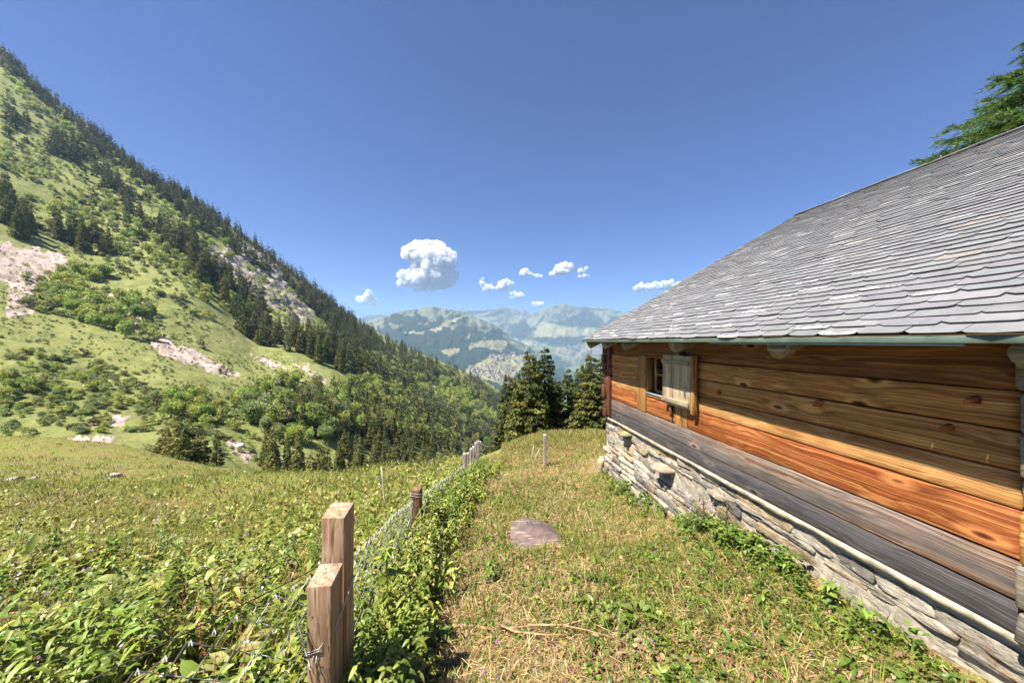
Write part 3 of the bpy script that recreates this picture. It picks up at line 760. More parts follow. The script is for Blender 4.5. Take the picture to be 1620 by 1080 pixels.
# lichen and lime bloom gathers along the lower edges of some slates
lich = t.math('ADD', t.math('MULTIPLY', t.attr('edge', 'Fac'), .42), t.math('MULTIPLY', t.math('ADD', t.math('MULTIPLY', n2, .5), t.math('MULTIPLY', n1, .5)), 1.0))
c = t.mix(t.ramp(lich, [(.83, 0), (.90, .75)]), c, (.55, .54, .5))
rust = t.noise(co, 3.1, 6, .7)
c = t.mix(t.ramp(rust, [(.62, 0), (.74, .25)]), c, (.2, .16, .12))
t.color(c); t.rough(t.ramp(n2, [(.3, .65), (.7, .85)]), .18); t.bump(t.math('ADD', n1, t.math('MULTIPLY', n2, .5)), .35, .008)
M_SLATE = t.m
sl = Acc(); edge = []
EXP = .087; nrow = int(RL / EXP)
for r in range(nrow):
    L0 = r * EXP - .015; u = RU0 - R.uniform(0, .25)
    while u < RU1:
        w_ = R.uniform(.19, .27); u2 = min(u + w_, RU1 + R.uniform(-.012, .012))
        if u2 - u < .05: break
        ln = EXP * 2.1; th = R.uniform(.004, .007); c1 = R.uniform(.022, .045); c2 = R.uniform(.008, .022)
        j = R.normal(0, .004, 8); du = R.normal(0, .002); ly = L0 + R.normal(0, .004)
        ol = [(u + .0015, ly + c2 * .7 + j[0] * .5), (u + c2, ly + j[1] * .3), ((u + u2) / 2, ly + j[2] - .004), (u2 - c1, ly + j[3] * .4), (u2 - .0015, ly + c1 * .62 + j[4] * .5), (u2 - .0015, ly + ln), (u + .0015, ly + ln)]
        tl, tr_ = R.normal(0, .0011, 2)
        top = []; bot = []
        for (uu, LL) in ol:
            fr = (LL - ly) / ln; k_ = (uu - u) / (u2 - u)
            hh = .019 * (1 - fr) + tl * (1 - k_) + tr_ * k_
            top.append(RP(LL, uu, hh + th)); bot.append(RP(LL, uu, hh))
        m = 7
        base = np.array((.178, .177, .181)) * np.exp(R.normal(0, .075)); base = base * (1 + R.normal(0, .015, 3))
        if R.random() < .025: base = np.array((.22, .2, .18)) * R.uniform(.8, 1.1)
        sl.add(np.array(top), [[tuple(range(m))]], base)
        rim = [6, 0, 1, 2, 3, 4, 5]                 # broken edges, colour darkened to paint in the shadow gaps between rows
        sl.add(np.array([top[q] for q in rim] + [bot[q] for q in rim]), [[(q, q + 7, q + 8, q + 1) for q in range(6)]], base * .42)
        e = R.random() < .13
        edge += [1.0 * e] * 5 + [-.2, -.2] + [-1.0] * 14
        u = u2
# the far slope, plainer and out of sight
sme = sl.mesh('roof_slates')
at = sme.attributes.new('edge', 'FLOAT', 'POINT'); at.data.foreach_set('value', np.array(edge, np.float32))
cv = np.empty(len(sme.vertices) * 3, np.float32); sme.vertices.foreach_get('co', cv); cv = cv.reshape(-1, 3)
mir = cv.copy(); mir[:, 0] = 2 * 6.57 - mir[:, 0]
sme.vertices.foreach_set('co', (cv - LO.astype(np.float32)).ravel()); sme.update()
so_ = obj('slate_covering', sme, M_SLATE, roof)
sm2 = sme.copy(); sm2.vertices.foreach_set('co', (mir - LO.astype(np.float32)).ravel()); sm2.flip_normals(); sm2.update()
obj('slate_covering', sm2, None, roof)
a = Acc()
for k in range(15):                                # ridge slates, a few standing proud
    u = RU0 + k * .5; box(a, (6.42, u, 2.485 + R.uniform(0, .01)), (6.72, u + .495, 2.505 + R.uniform(0, .01)), jit=.006)
part(a, 'ridge_cap', mat_plain('ridge_slate', (.17, .165, .175), .6, .4, 0, .3, 8), roof)
for u in (3.9, 4.5, 5.1, 5.6):
    a = Acc(); tube(a, [(6.5, u, 2.50), (6.48, u, 2.565)], [.014, .008], 6); part(a, 'ridge_hook', M_IRON, roof)
# eave board with a weathered green metal edge
a = Acc(); box(a, (2.10, RU0, -.008), (2.135, RU1 - .01, .026), bev=.003, jit=.001)
part(a, 'eave_edge', mat_plain('green_zinc', (.10, .135, .105), .55, .4, .2, .35, 6))
a = Acc(); box(a, (2.108, 1.2, -.020), (2.128, 2.75, -.010)); part(a, 'eave_strip', mat_plain('blue_strip', (.2, .29, .33), .5, .4, .1, .2, 9))

# ---- stone base
st = Acc(); HOLES = [(5.14, -1.53, .13, .12), (4.07, -1.70, .17, .14), (3.17, -1.60, .15, .05)]
t = NT('rubble_stone'); co = t.coord(); cc = t.attr('Col')
n1 = t.noise(t.mapping(co, scale=(1, 1, 2.4)), 7, 7, .7); n2 = t.noise(t.mapping(co, scale=(1, .6, 4)), 28, 5, .7)
c = t.mix(1.0, cc, t.ramp(t.math('ADD', t.math('MULTIPLY', n1, .5), t.math('MULTIPLY', n2, .5)), [(.36, .38), (.5, 1.0), (.62, 1.35)]), 'MULTIPLY')
c = t.mix(t.ramp(t.noise(co, 4.3, 5, .7), [(.53, 0), (.66, .75)]), c, (.3, .205, .10))
c = t.mix(t.ramp(t.noise(co, 15, 5, .75), [(.60, 0), (.68, .7)]), c, (.5, .485, .44))
n4 = t.noise(t.mapping(co, scale=(1, .5, 2.5)), 95, 4, .75); c = t.mix(1.0, c, t.ramp(n4, [(.34, .45), (.46, 1.0), (.66, 1.25)]), 'MULTIPLY')
t.color(c); t.rough(.9, .2); t.bump(t.math('ADD', t.math('ADD', n1, t.math('MULTIPLY', n2, .6)), t.math('MULTIPLY', n4, .35)), 1.0, .028); M_STONE = t.m
z = -1.404; row = 0
while z > -2.95:
    lowr = (z < -1.62)
    hgt = R.uniform(.03, .095) * (1.45 if lowr else 1.0); u = -1.5
    while u < 5.97:
        big = 1.5 if u < 2.6 else 1.0
        ln = R.uniform(.14, .5) * big
        u2 = min(u + ln, 5.97); zc = lambda q: z + fbm(np.array([q * 1.1]), np.array([row * .37]), 77, 2)[0] * .05 - (row > 0) * 0
        if u2 - u < .04: break
        um = (u + u2) / 2; zm = z - hgt / 2
        hole = any(abs(um - h[0]) < h[2] * .62 + (u2 - u) * .3 and abs(zm - h[1]) < h[3] * .7 for h in HOLES)
        if not hole:
            pr = R.uniform(.0, .028) + (.03 if z < -1.75 else 0) * R.random() + max(0, -1.7 - z) * .10
            w2 = (u2 - u) / 2 - .003; h2 = hgt / 2 - .0025
            # a split slab: straight-ish sides, clipped corners, nearly flat broken face
            c1, c2, c3, c4 = R.uniform(.08, .42, 4) * h2 * 2; sk = R.normal(0, .18) * h2
            ol = []
            for (x0, y0, x1, y1) in ((-w2 + c1, -h2, w2 - c2, -h2), (w2, -h2 + c2 * .6, w2, h2 - c3 * .6), (w2 - c3, h2, -w2 + c4, h2), (-w2, h2 - c4 * .6, -w2, -h2 + c1 * .6)):
                ns = max(2, int(math.hypot(x1 - x0, y1 - y0) / .05) + 1)
                for k_ in np.linspace(0, 1, ns): ol.append((x0 + (x1 - x0) * k_, y0 + (y1 - y0) * k_))
            ol = np.array(ol); m = len(ol)
            wv = np.array([fbm(np.array([q * 1.1]), np.array([row * .37]), 77, 2)[0] for q in ol[:, 0] + um]) * .05
            ou = um + ol[:, 0] + ol[:, 1] / h2 * sk + R.normal(0, .0035, m); oz = zm + ol[:, 1] + R.normal(0, .003, m) + wv; oc = oz.mean()
            rings = []; tilt = R.normal(0, .14); tz = R.normal(0, .25)
            for s_, d in ((1.0, -.07), (1.0, .25), (.985, .8), (.93, .97), (.62, 1.0), (.3, 1.02)):
                uu = um + (ou - um) * s_; zz = oc + (oz - oc) * s_ if s_ < .9 else oc + (oz - oc) * (1 - (1 - s_) * min(1, .02 / h2) * 2)
                if s_ >= .9: uu = um + (ou - um) * (1 - (1 - s_) * min(1, .05 / w2))
                dep = pr * d if d > 0 else d
                nn = WALL + .04 - dep - (d > .2) * ((uu - um) * tilt + (zz - oc) * tz) * .35 + (fbm(uu * 14, zz * 30, 5 + row, 3) * .010 + R.normal(0, .0015, m)) * (d > .7)
                rings.append(np.stack([nn, uu, zz], -1))
            rings.append(np.array([[rings[-1][:, 0].mean(), um, oc]]))
            Vv = np.concatenate(rings); k5 = len(rings) - 1; i = np.arange(k5 - 1)[:, None] * m; j = np.arange(m)[None]; jn = (j + 1) % m
            base = [(.33, .29, .225), (.41, .36, .275), (.25, .225, .19), (.39, .295, .18), (.17, .158, .14), (.48, .43, .335)][R.choice(6, p=[.26, .2, .2, .14, .1, .1])]
            st.add(Vv, [np.stack([i + j, i + m + j, i + m + jn, i + jn], -1).reshape(-1, 4), np.stack([np.full(m, k5 * m), (k5 - 1) * m + (np.arange(m) + 1) % m, (k5 - 1) * m + np.arange(m)], -1)], np.array(base) * R.uniform(.7, 1.2))
        u = u2
    z -= hgt; row += 1
fnd = part(st, 'stone_base', M_STONE, smooth=False)
ug, zg = np.meshgrid(np.linspace(-1.6, 5.97, 420), np.linspace(-3.0, -1.365, 110))
dn = np.zeros(ug.shape)
for hu, hz, hw, hh in HOLES: dn += .22 * ((np.abs(ug - hu) < hw / 2) & (np.abs(zg - hz) < hh / 2))
nn = WALL + .036 + fbm(ug * 9, zg * 14, 5, 4) * .018 + dn
V, q = grid_mesh(ug, nn, zg); V = V[:, [1, 0, 2]]
a = Acc(); a.add(V, [q], (.4, .375, .335)); box(a, (WALL + .32, -1.6, -3.0), (WALL + 8.1, 5.95, -1.40), (.3, .28, .25))
part(a, 'mortar', mat_plain('lime_mortar', (.36, .31, .235), .95, .1, 0, .35, 16, .01), fnd)
a = Acc(); ub = np.linspace(-1.5, 5.95, 520)
prof = [(.09, .0), (-.004, -.001), (-.010, -.007), (-.008, -.046), (.05, -.062)]
V = np.array([[(WALL + d0 + fbm(np.array([x * 5.0]), np.array([1.0 + k * .6]), 9, 5)[0] * .009, x, -1.347 + dz + fbm(np.array([x * 6]), np.array([k * 2.0]), 12, 5)[0] * .022 * (k > 2)) for k, (d0, dz) in enumerate(prof)] for x in ub]).reshape(-1, 3)
i = np.arange(519)[:, None] * 5; j = np.arange(4)[None]
a.add(V, [np.stack([i + j, i + j + 1, i + 5 + j + 1, i + 5 + j], -1).reshape(-1, 4)])
part(a, 'mortar_band', mat_plain('cream_mortar', (.43, .37, .275), .95, .1, 0, .35, 14, .008))
for (uc, zc, w_, dp, mossy) in ((5.12, -1.445, .30, .14, 1), (4.07, -1.60, .34, .17, 0), (3.17, -1.555, .24, .04, 0)):
    a = Acc(); m = 9; th = np.linspace(0, PI, m)
    ol = [(WALL + .05 - (dp + .05) * math.sin(x) ** .7 * R.uniform(.85, 1.1), uc + w_ / 2 * math.cos(x)) for x in th]
    T = [(n, u, zc + .012 + R.normal(0, .004) + (WALL - n) * -.12) for n, u in ol]; B = [(n + .008, u, zc - .032 + R.normal(0, .005)) for n, u in ol]
    a.add(np.array(T + B), [[tuple(range(m))], [tuple(range(2 * m - 1, m - 1, -1))], [(i, i + m, i + 1 + m, i + 1) for i in range(m - 1)]], (.36, .3, .22) if not mossy else (.3, .26, .12))
    part(a, 'ledge_stone', M_STONE, label='flat stone jutting from the base' + (' with moss' if mossy else ''))
# ------------------------------------------------------------------ fence of posts and chain-link, stakes, stones, twigs
W_POST = mat_wood('fence_post_wood', (.15, .085, .045), (.34, .215, .125), (.5, .345, .22), grey=(.38, .3, .24), greyamt=.42, along='z')
W_PALE = mat_wood('pale_picket_wood', (.15, .11, .08), (.3, .23, .17), (.42, .34, .26), grey=(.36, .32, .29), greyamt=.55, along='z')
W_OLD = mat_wood('old_brown_post', (.07, .04, .022), (.16, .09, .05), (.26, .16, .09), along='z')
M_WIRE = mat_plain('galvanised_wire', (.5, .5, .5), .5, .5, .3, .2, 60)
M_RUST = mat_plain('rusty_wire', (.10, .07, .055), .7, .3, .5, .3, 60)
fence = empty('wire_fence', (-.84, 1.5, -1.8)); FL = np.array([-.84, 1.5, -1.8])
tag(fence, 'low chain-link fence on wooden posts running down the meadow edge', 'fence')


def fpart(a, name, mat, parent=fence, label=None, smooth=False):
    me = a.mesh(name, smooth); co = np.empty(len(me.vertices) * 3, np.float32); me.vertices.foreach_get('co', co)
    me.vertices.foreach_set('co', (co.reshape(-1, 3) - FL.astype(np.float32)).ravel()); me.update()
    o = obj(name, me, mat, parent)
    if label: o['label'] = label
    return o


def post(x, y, ztop, w, d, slope=.03, yaw=0, lean=(0, 0), zb=None, bev=.004):
    """Sawn square post with a sloping top cut."""
    a = Acc(); zb = gz(x, y) - .25 if zb is None else zb
    bm = bmesh.new(); bmesh.ops.create_cube(bm, size=1.0)
    bmesh.ops.subdivide_edges(bm, edges=[e for e in bm.edges if abs(e.verts[0].co.z - e.verts[1].co.z) > .5], cuts=8)
    for v in bm.verts:
        tt = v.co.z + .5; z = zb + (ztop - zb) * tt + slope * v.co.y * (tt > .99)
        X = v.co.x * w + R.normal(0, .0012); Y = v.co.y * d + R.normal(0, .0012)
        c, s = math.cos(yaw), math.sin(yaw)
        v.co = Vector((x + X * c - Y * s + lean[0] * (tt - 1), y + X * s + Y * c + lean[1] * (tt - 1), z))
    bmesh.ops.bevel(bm, geom=[e for e in bm.edges if e.calc_face_angle(0) > .6], offset=bev, segments=2, profile=.6, affect='EDGES')
    add_bm(a, bm); return a


fpart(post(-.806, 1.475, -1.005, .10, .105, .03, .03), 'post', W_POST, label='shorter near post with wire tied round it')
fpart(post(-.822, 1.615, -.795, .105, .10, .025, .03), 'post', W_POST, label='taller near post behind the shorter one')
fpart(post(-1.075, 3.86, -1.655, .095, .10, .02, -.1), 'post', W_OLD, label='dark brown post half grown over by nettles')
for k, (x, y, zt) in enumerate(((-.90, 6.50, -2.13), (-.865, 6.72, -2.19), (-.835, 6.93, -2.17), (-.81, 7.15, -2.20), (-.785, 7.38, -2.19), (-.755, 7.62, -2.22), (-.735, 7.85, -2.30))):
    fpart(post(x, y, zt, .072 if k in (0, 5) else .045, .045, .02, R.normal(0, .15), lean=(R.normal(0, .02), 0)), 'picket' if k not in (0, 5) else 'post', W_PALE)


def chainlink(a, path, tops, hgt, cell=.055, r=.0016):
    """Diamond mesh: two families of slanting wires along a path (metres along, height)."""
    path = np.array(path, float); seg = np.hypot(*np.diff(path[:, :2], axis=0).T); S = np.concatenate([[0], np.cumsum(seg)])
    f = lambda s: np.array([np.interp(s, S, path[:, 0]), np.interp(s, S, path[:, 1])])
    top = lambda s: np.interp(s, S, tops)
    ncol = int(S[-1] / cell)
    for k in range(ncol + 1):
        # each wire zigzags downwards between columns k and k+1
        pts = []; nz = int(hgt / cell * 1.0)
        for i in range(nz + 1):
            s = (k + (i + k) % 2) * cell
            if s > S[-1]: s = S[-1]
            x, y = f(s); z = top(s) - i * cell
            pts.append((x + (.004 if (i + k) % 2 else -.004) + fbm(np.array([s * 2]), np.array([z * 3]), 3, 2)[0] * .03, y, z + fbm(np.array([s * 1.5]), np.array([.3]), 8, 2)[0] * .05))
        tube(a, pts, r, 3, cap=False)
        x, y = f(min(k * cell, S[-1])); z = pts[0][2]
        tube(a, [(x - .006, y, z - .012), (x, y, z + .012), (x + .006, y, z - .012)], r * 1.1, 3, cap=False)
    return S


a = Acc()
path = [(-.865, 1.66), (-1.02, 3.0), (-1.12, 3.86), (-1.02, 5.2), (-.93, 6.5)]
chainlink(a, path, [-1.10, -1.52, -1.76, -2.08, -2.36], .62, .062, .0026)
path2 = [(-.865, 1.46), (-1.2, 1.09), (-1.75, .45), (-2.4, -.3)]
chainlink(a, path2, [-1.02, -1.045, -1.06, -1.05], .66, .062, .0028)
fpart(a, 'wire_mesh', M_WIRE)
a = Acc()
tube(a, [(-.87, 1.5, -1.0), (-1.26, .95, -.985), (-1.7, .38, -.95), (-2.5, -.5, -.95)], .0022, 5)
for q in ((-1.13, 1.135), (-1.32, .87), (-1.52, .6)):
    z = np.interp(q[1], [.38, .95, 1.5], [-.95, -.985, -1.0]); tube(a, [(q[0], q[1], z), (q[0] - .004, q[1], z - .7)], .0012, 3)
tube(a, [(-1.12, 3.86, -1.72), (-.93, 6.5, -2.2), (-.76, 7.65, -2.27)], .0016, 4)
fpart(a, 'strand_wire', M_RUST)
a = Acc()
for z, dz in ((-1.285, .0), (-1.295, .006)):
    tube(a, [(-.862, 1.418, z - .01), (-.80, 1.415, z + .012), (-.75, 1.45, z + .075), (-.748, 1.53, z + .12), (-.766, 1.66, z + .15 + dz), (-.80, 1.675, z + .14), (-.885, 1.6, z + .05), (-.868, 1.46, z)], .0016, 4)
for k in range(5):
    x = -.86 + .012 * k; tube(a, [(x - .03, 1.405, -1.12 - .05 * k), (x, 1.39, -1.2 - .04 * k), (x + .01, 1.402, -1.29)], .0012, 3)
for z in (-1.69, -1.72): tube(a, [(-1.135, 3.80, z), (-1.02, 3.80, z - .01), (-1.018, 3.92, z), (-1.135, 3.92, z + .01), (-1.135, 3.80, z)], .002, 3)
fpart(a, 'tie_wire', M_WIRE)

p = P(862, 738, 7.2); zg = float(gz(p[0], p[1]))
o = obj('fence_post', post(0, 0, .66, .062, .062, .01, .1, zb=-.2).mesh('fence_post'), W_PALE, loc=(p[0], p[1], zg)); tag(o, 'lone grey fence post standing at the foot of the grassy knoll', 'fence post')
M_WHITE = mat_plain('white_stick', (.66, .63, .58), .6, .3, 0, .12, 30)
a = Acc(); tube(a, [(.03, 0, -.1), (.004, 0, .22), (-.02, .01, .45), (-.035, 0, .66)], [.008, .0075, .007, .006], 7)
x, y = -1.86, 4.95; o = obj('fence_stake', a.mesh('fence_stake'), M_WHITE, loc=(x, y, float(gz(x, y)))); tag(o, 'thin white stake leaning in the weeds left of the fence', 'stake')
for (px, py, dx, h, lab) in ((840, 722, .06, .36, 'short white stick nearest the lone grey post'), (843, 720, .16, .30, 'white stick slanting to the right beside the lone grey post')):
    p = P(px, py, 7.6); a = Acc(); tube(a, [(0, 0, -.1), (dx * .5, 0, h * .5), (dx, 0, h)], [.007, .006, .005], 6)
    o = obj('fence_stake', a.mesh('fence_stake'), M_WHITE, loc=(p[0], p[1], float(gz(p[0], p[1])))); tag(o, lab, 'stake')
a = Acc(); q0 = P(862, 700, 7.2); q1 = P(808, 706, 9.0); pts = [q0 + (q1 - q0) * s - np.array([0, 0, .05 * math.sin(PI * s)]) for s in np.linspace(0, 1, 9)]
tube(a, pts, .003, 4); o = a.build('fence_wire', M_RUST); tag(o, 'slack wire strung from the lone grey post towards the spruces', 'wire')


def rock(name, dims, loc, label, seed, mat=None, col=(.3, .27, .24), rz=0, flat=False, cat='stone', tilt=(0, 0)):
    bm = bmesh.new(); bmesh.ops.create_icosphere(bm, subdivisions=4, radius=1.0)
    rr = np.random.default_rng(seed); pl = norm(rr.normal(0, 1, (11, 3))); dd = rr.uniform(.5, .95, 11)
    for v in bm.verts:
        q = np.array(v.co[:]); k = pl @ q; f = np.min(np.where(k > .01, dd / np.maximum(k, .01), 9)); q = q * min(1, f)
        q = q * (1 + .05 * fbm(np.array([q[0] * 3 + seed]), np.array([q[1] * 3 + q[2] * 2]), seed, 3)[0])
        v.co = Vector((q * np.array(dims) / 2).tolist())
    a = Acc(); add_bm(a, bm, col); o = a.build(name, mat or M_STONE, loc=loc, rz=rz); o.rotation_euler.x, o.rotation_euler.y = tilt
    return tag(o, label, cat)


p = P(955, 757, 6.3); rock('boulder', (.30, .16, .50), (p[0] - .02, p[1], float(gz(p[0], p[1])) + .12), 'pointed beige stone leaning at the far foot of the chalet base', 3, col=(.40, .31, .2), tilt=(.1, .25))
for k, (px, py, Y, d, lab) in enumerate(((1052, 822, 4.25, (.22, .16, .13), 'dark brown rubble stone fallen at the foot of the base'), (1016, 795, 4.7, (.15, .14, .14), 'round grey stone in the grass below the window wall'), (1082, 826, 4.05, (.17, .14, .10), 'low beige rubble stone against the wall foot'))):
    p = P(px, py, Y); rock('rubble_stone', d, (p[0], p[1], float(gz(p[0], p[1])) + .03), lab, 5 + k, col=((.17, .12, .09), (.24, .2, .2), (.36, .3, .23))[k], rz=k)
# stone slab set in the grass
t = NT('paving_slab'); co = t.coord(); n = t.noise(co, 8, 6, .65); v = t.vor(t.mapping(co, scale=(1, 2.2, 1), rot=(0, 0, .6)), 3.6, 'DISTANCE_TO_EDGE')
c = t.ramp(n, [(.3, (.085, .06, .052)), (.5, (.145, .10, .088)), (.7, (.22, .16, .13))])
c = t.mix(t.ramp(t.noise(t.mapping(co, scale=(2, 14, 1), rot=(0, 0, .7)), 2.0, 3, .5), [(.62, 0), (.68, .6)]), c, (.5, .42, .34))
t.color(c); t.rough(.7, .3); t.bump(n, .5, .01)
p = P(848, 856, 3.5); zs = float(gz(p[0], p[1])); a = Acc(); ol = [(1.08 * x_, 1.5 * y_ + .03) for x_, y_ in [(-.245, .05), (-.235, .20), (-.12, .27), (.04, .24), (.17, .17), (.24, .02), (.245, -.17), (.13, -.24), (.0, -.20), (-.14, -.09), (-.25, -.06)]]
m = len(ol); T = [(x, y, .008 + R.normal(0, .002)) for x, y in ol]; T2 = [(x * .96, y * .96, .02) for x, y in ol]; B = [(x * 1.02, y * 1.02, -.1) for x, y in ol]
a.add(np.array(B + T + T2), [[tuple(range(2 * m, 3 * m))], [(r * m + i, r * m + (i + 1) % m, (r + 1) * m + (i + 1) % m, (r + 1) * m + i) for r in (0, 1) for i in range(m)]])
slab = a.build('stone_slab', t.m, loc=(p[0], p[1], zs + .0)); slab.rotation_euler.x = -.02; tag(slab, 'flat purplish grey stone slab lying in the yard grass', 'stone slab')
SLAB = p
# stones far out in the meadow
for k, (px, py, Y, s, lab) in enumerate(((178, 763, 18.5, .9, 'pale flat boulder in the middle of the left meadow'), (20, 775, 15.5, .8, 'pale stone on the bare patch at far left'), (52, 768, 16.5, .6, 'smaller stone beside the pale stone on the bare patch'), (376, 766, 17.5, .35, 'small brownish stone near the crest of the meadow'), (790, 795, 4.9, .0, ''))):
    if s: p = P(px, py, Y); rock('meadow_stone', (s, s * .7, s * .35), (p[0], p[1], float(gz(p[0], p[1])) + s * .06), lab, 20 + k, col=(.45, .39, .33), rz=k * 1.3)
for k, (px, py, Y, s, lab) in enumerate(((380, 708, 76, 2.6, 'white boulder in the gully beside the dark spruce group'),)):
    h = hit([px], [py])[0]
    if np.isfinite(h[0]): rock('gully_rock', (s, s * .7, s * .5), h, lab, 40 + k, col=(.5, .45, .41), rz=k)
# dead branch lying across the mown yard
M_TWIG = mat_plain('dead_twig', (.34, .225, .12), .8, .2, 0, .35, 30)
def ground_pts(L, lift=.02): return np.array([(x, y, float(gz(x, y)) + lift + R.uniform(0, .02)) for x, y in L])
a = Acc()
tube(a, ground_pts([(-.42, 2.20), (-.28, 2.19), (-.12, 2.13), (.05, 2.10), (.18, 2.13)], .025), [.009, .009, .008, .006, .003], 6)
tube(a, ground_pts([(-.1, 2.13), (.02, 2.02), (.2, 1.99), (.34, 1.98)], .05), [.007, .006, .005, .002], 5)
tube(a, ground_pts([(.1, 2.08), (.3, 2.05), (.45, 2.02), (.62, 1.93)], .05), [.007, .006, .004, .002], 5)
tube(a, ground_pts([(.3, 2.05), (.44, 2.1), (.6, 2.14)], .05), [.004, .003, .0015], 4)
for k in range(7):
    x0 = R.uniform(-.3, .5); y0 = 2.1 + R.normal(0, .04); tube(a, ground_pts([(x0, y0), (x0 + R.uniform(.03, .12), y0 + R.normal(0, .05)), (x0 + .2, y0 + R.normal(0, .08))], .06), [.003, .002, .001], 4)
o = a.build('dead_branch', M_TWIG); tag(o, 'forked tan dead branch lying across the mown grass', 'branch')
# ------------------------------------------------------------------ trees
M_NEEDLE = mat_leaf('spruce_needles', .2, .6, .2, hue=True)
M_LEAFT = mat_leaf('tree_leaves', .5, .5, .25, hue=True)
t = NT('bark'); n = t.noise(t.mapping(t.coord(), scale=(6, 6, 1.5)), 3, 5, .65); t.color(t.ramp(n, [(.3, (.05, .035, .025)), (.7, (.16, .12, .09))])); t.rough(.9, .1); t.bump(n, .8, .03); M_BARK = t.m
SPC = [(.125, .14, .036), (.165, .17, .044), (.21, .2, .054), (.095, .115, .033), (.24, .205, .06)]
LFC = [(.31, .37, .085), (.38, .43, .12), (.24, .31, .07), (.43, .45, .17), (.34, .37, .14)]
GRC = [(.31, .33, .17), (.27, .295, .145), (.37, .37, .21), (.22, .26, .1)]


def spruce(H, Rd, nb, nq, qs, cols=SPC, droop=.3, p0=.03, taper=.82, hang=.5, wfac=.42, ragged=.35, bare=0.0):
    """Crown of a spruce: branches in whorls, each carrying hanging needle sprays (small diamonds)."""
    h = 1 - (1 - p0) * R.random(nb) ** .62; h = np.clip(p0 + (h - h.min()) * .97, p0, .985)
    lvl = np.round(h * 26) / 26 + R.normal(0, .006, nb); h = np.clip(lvl, p0, .99)
    az = R.uniform(0, 2 * PI, nb); rag = 1 - ragged * R.random(nb) * (1 + .4 * np.sin(az * 3 + h * 30))
    L = Rd * (1 - h) ** taper * rag + .012 * H
    bc = pal(nb, cols, None, .22)
    tq = R.uniform(.1, 1, (nb, nq)) ** .75
    out = np.stack([np.cos(az), np.sin(az), 0 * az], -1); sd = np.stack([-np.sin(az), np.cos(az), 0 * az], -1)
    z = h * H
    base = np.zeros((nb, nq, 3)); base[:, :, 2] = z[:, None]
    r = L[:, None] * tq
    base += out[:, None] * r[..., None]
    base[:, :, 2] += -droop * r + droop * .55 * r * tq + L[:, None] * .12
    lat = R.normal(0, .13, (nb, nq)) * L[:, None] * (1.15 - tq * .75) + R.normal(0, .02, (nb, nq)) * Rd
    base += sd[:, None] * lat[..., None]; base[:, :, 2] += R.normal(0, .012 * H * .5, (nb, nq)) - np.abs(lat) * .25
    d = out[:, None] * R.uniform(.35, 1.1, (nb, nq))[..., None] + sd[:, None] * (lat / (L[:, None] * .14 + 1e-6) * .4 + R.normal(0, .35, (nb, nq)))[..., None]
    d[:, :, 2] += -hang * R.random((nb, nq)) - .05
    n = nb * nq
    a = Acc(); c = np.repeat(bc, nq, 0) * (1 + R.normal(0, .15, (n, 1)))
    sz = qs * R.uniform(.6, 1.35, n) * np.repeat(.4 + .75 * (1 - h) ** .8, nq)
    quads(a, base.reshape(-1, 3), d.reshape(-1, 3), sz, sz * wfac, np.clip(c, .004, 1))
    # leader shoot
    k = 14; zz = np.linspace(.93, 1.0, k) * H; quads(a, np.stack([R.normal(0, .01, k), R.normal(0, .01, k), zz], -1), np.stack([R.normal(0, .5, k), R.normal(0, .5, k), np.full(k, .9)], -1), qs * .6, qs * .2, np.repeat(bc[:1], k, 0))
    return a


def trunk_mesh(H, r, name='trunk', lean=0):
    a = Acc(); tube(a, [(0, 0, -.6), (0, 0, 0), (.02 * H * lean, 0, H * .3), (0, 0, H * .7), (0, 0, H * .97)], [r * 1.3, r, r * .8, r * .4, r * .06], 7); return a.mesh(name)


def broad(H, Rd, nl, nq, qs, cols=LFC, base=.06, flat=1.0):
    """Crown of a broadleaf tree: leaf clumps spread over and inside several lobes of unequal size."""
    a = Acc(); zc = H * (base + (1 - base) * .5)
    for k in range(nl):
        r = Rd * (R.uniform(.30, .62) if k else .62); th = R.uniform(0, 2 * PI); rr = min(Rd - r * .8, Rd * .62 + r * .3) * math.sqrt(R.random()) * (k > 0)
        hh = R.uniform(-1.0, 1.0) * (.35 if k == 0 else .9)
        c = np.array([rr * math.cos(th), rr * math.sin(th), zc + hh * (H * (1 - base) * .5 - r * .6) * (1 - .3 * rr / Rd)])
        n = nq; v = norm(R.normal(0, 1, (n, 3))); v[:, 2] = np.where(v[:, 2] < -.75, -v[:, 2] * .6, v[:, 2])
        rad = r * R.uniform(.55, 1.05, n) ** .6; p = c + v * rad[:, None] * np.array([1, 1, flat])
        d = v + R.normal(0, .75, (n, 3)); d[:, 2] -= .25
        col = pal(1, cols, None, .1)[0] * (1 + R.normal(0, .2, (n, 1)))
        s = qs * R.uniform(.6, 1.4, n); quads(a, p, d, s, s * .72, np.clip(col, .004, 1))
    return a


def broad_trunk(H, r):
    a = Acc(); tube(a, [(0, 0, -.5), (0, 0, H * .3), (.03 * H, .01, H * .6), (.0, 0, H * .85)], [r * 1.2, r * .9, r * .55, r * .15], 7)
    for k in range(5):
        th = k * 1.3; z = H * (.25 + .08 * k); e = np.array([math.cos(th) * H * .25, math.sin(th) * H * .25, z + H * .25])
        tube(a, [(0, 0, z), e * np.array([.5, .5, 1]) - np.array([0, 0, H * .08]), e], [r * .5, r * .3, r * .1], 5)
    return a.mesh('trunk')


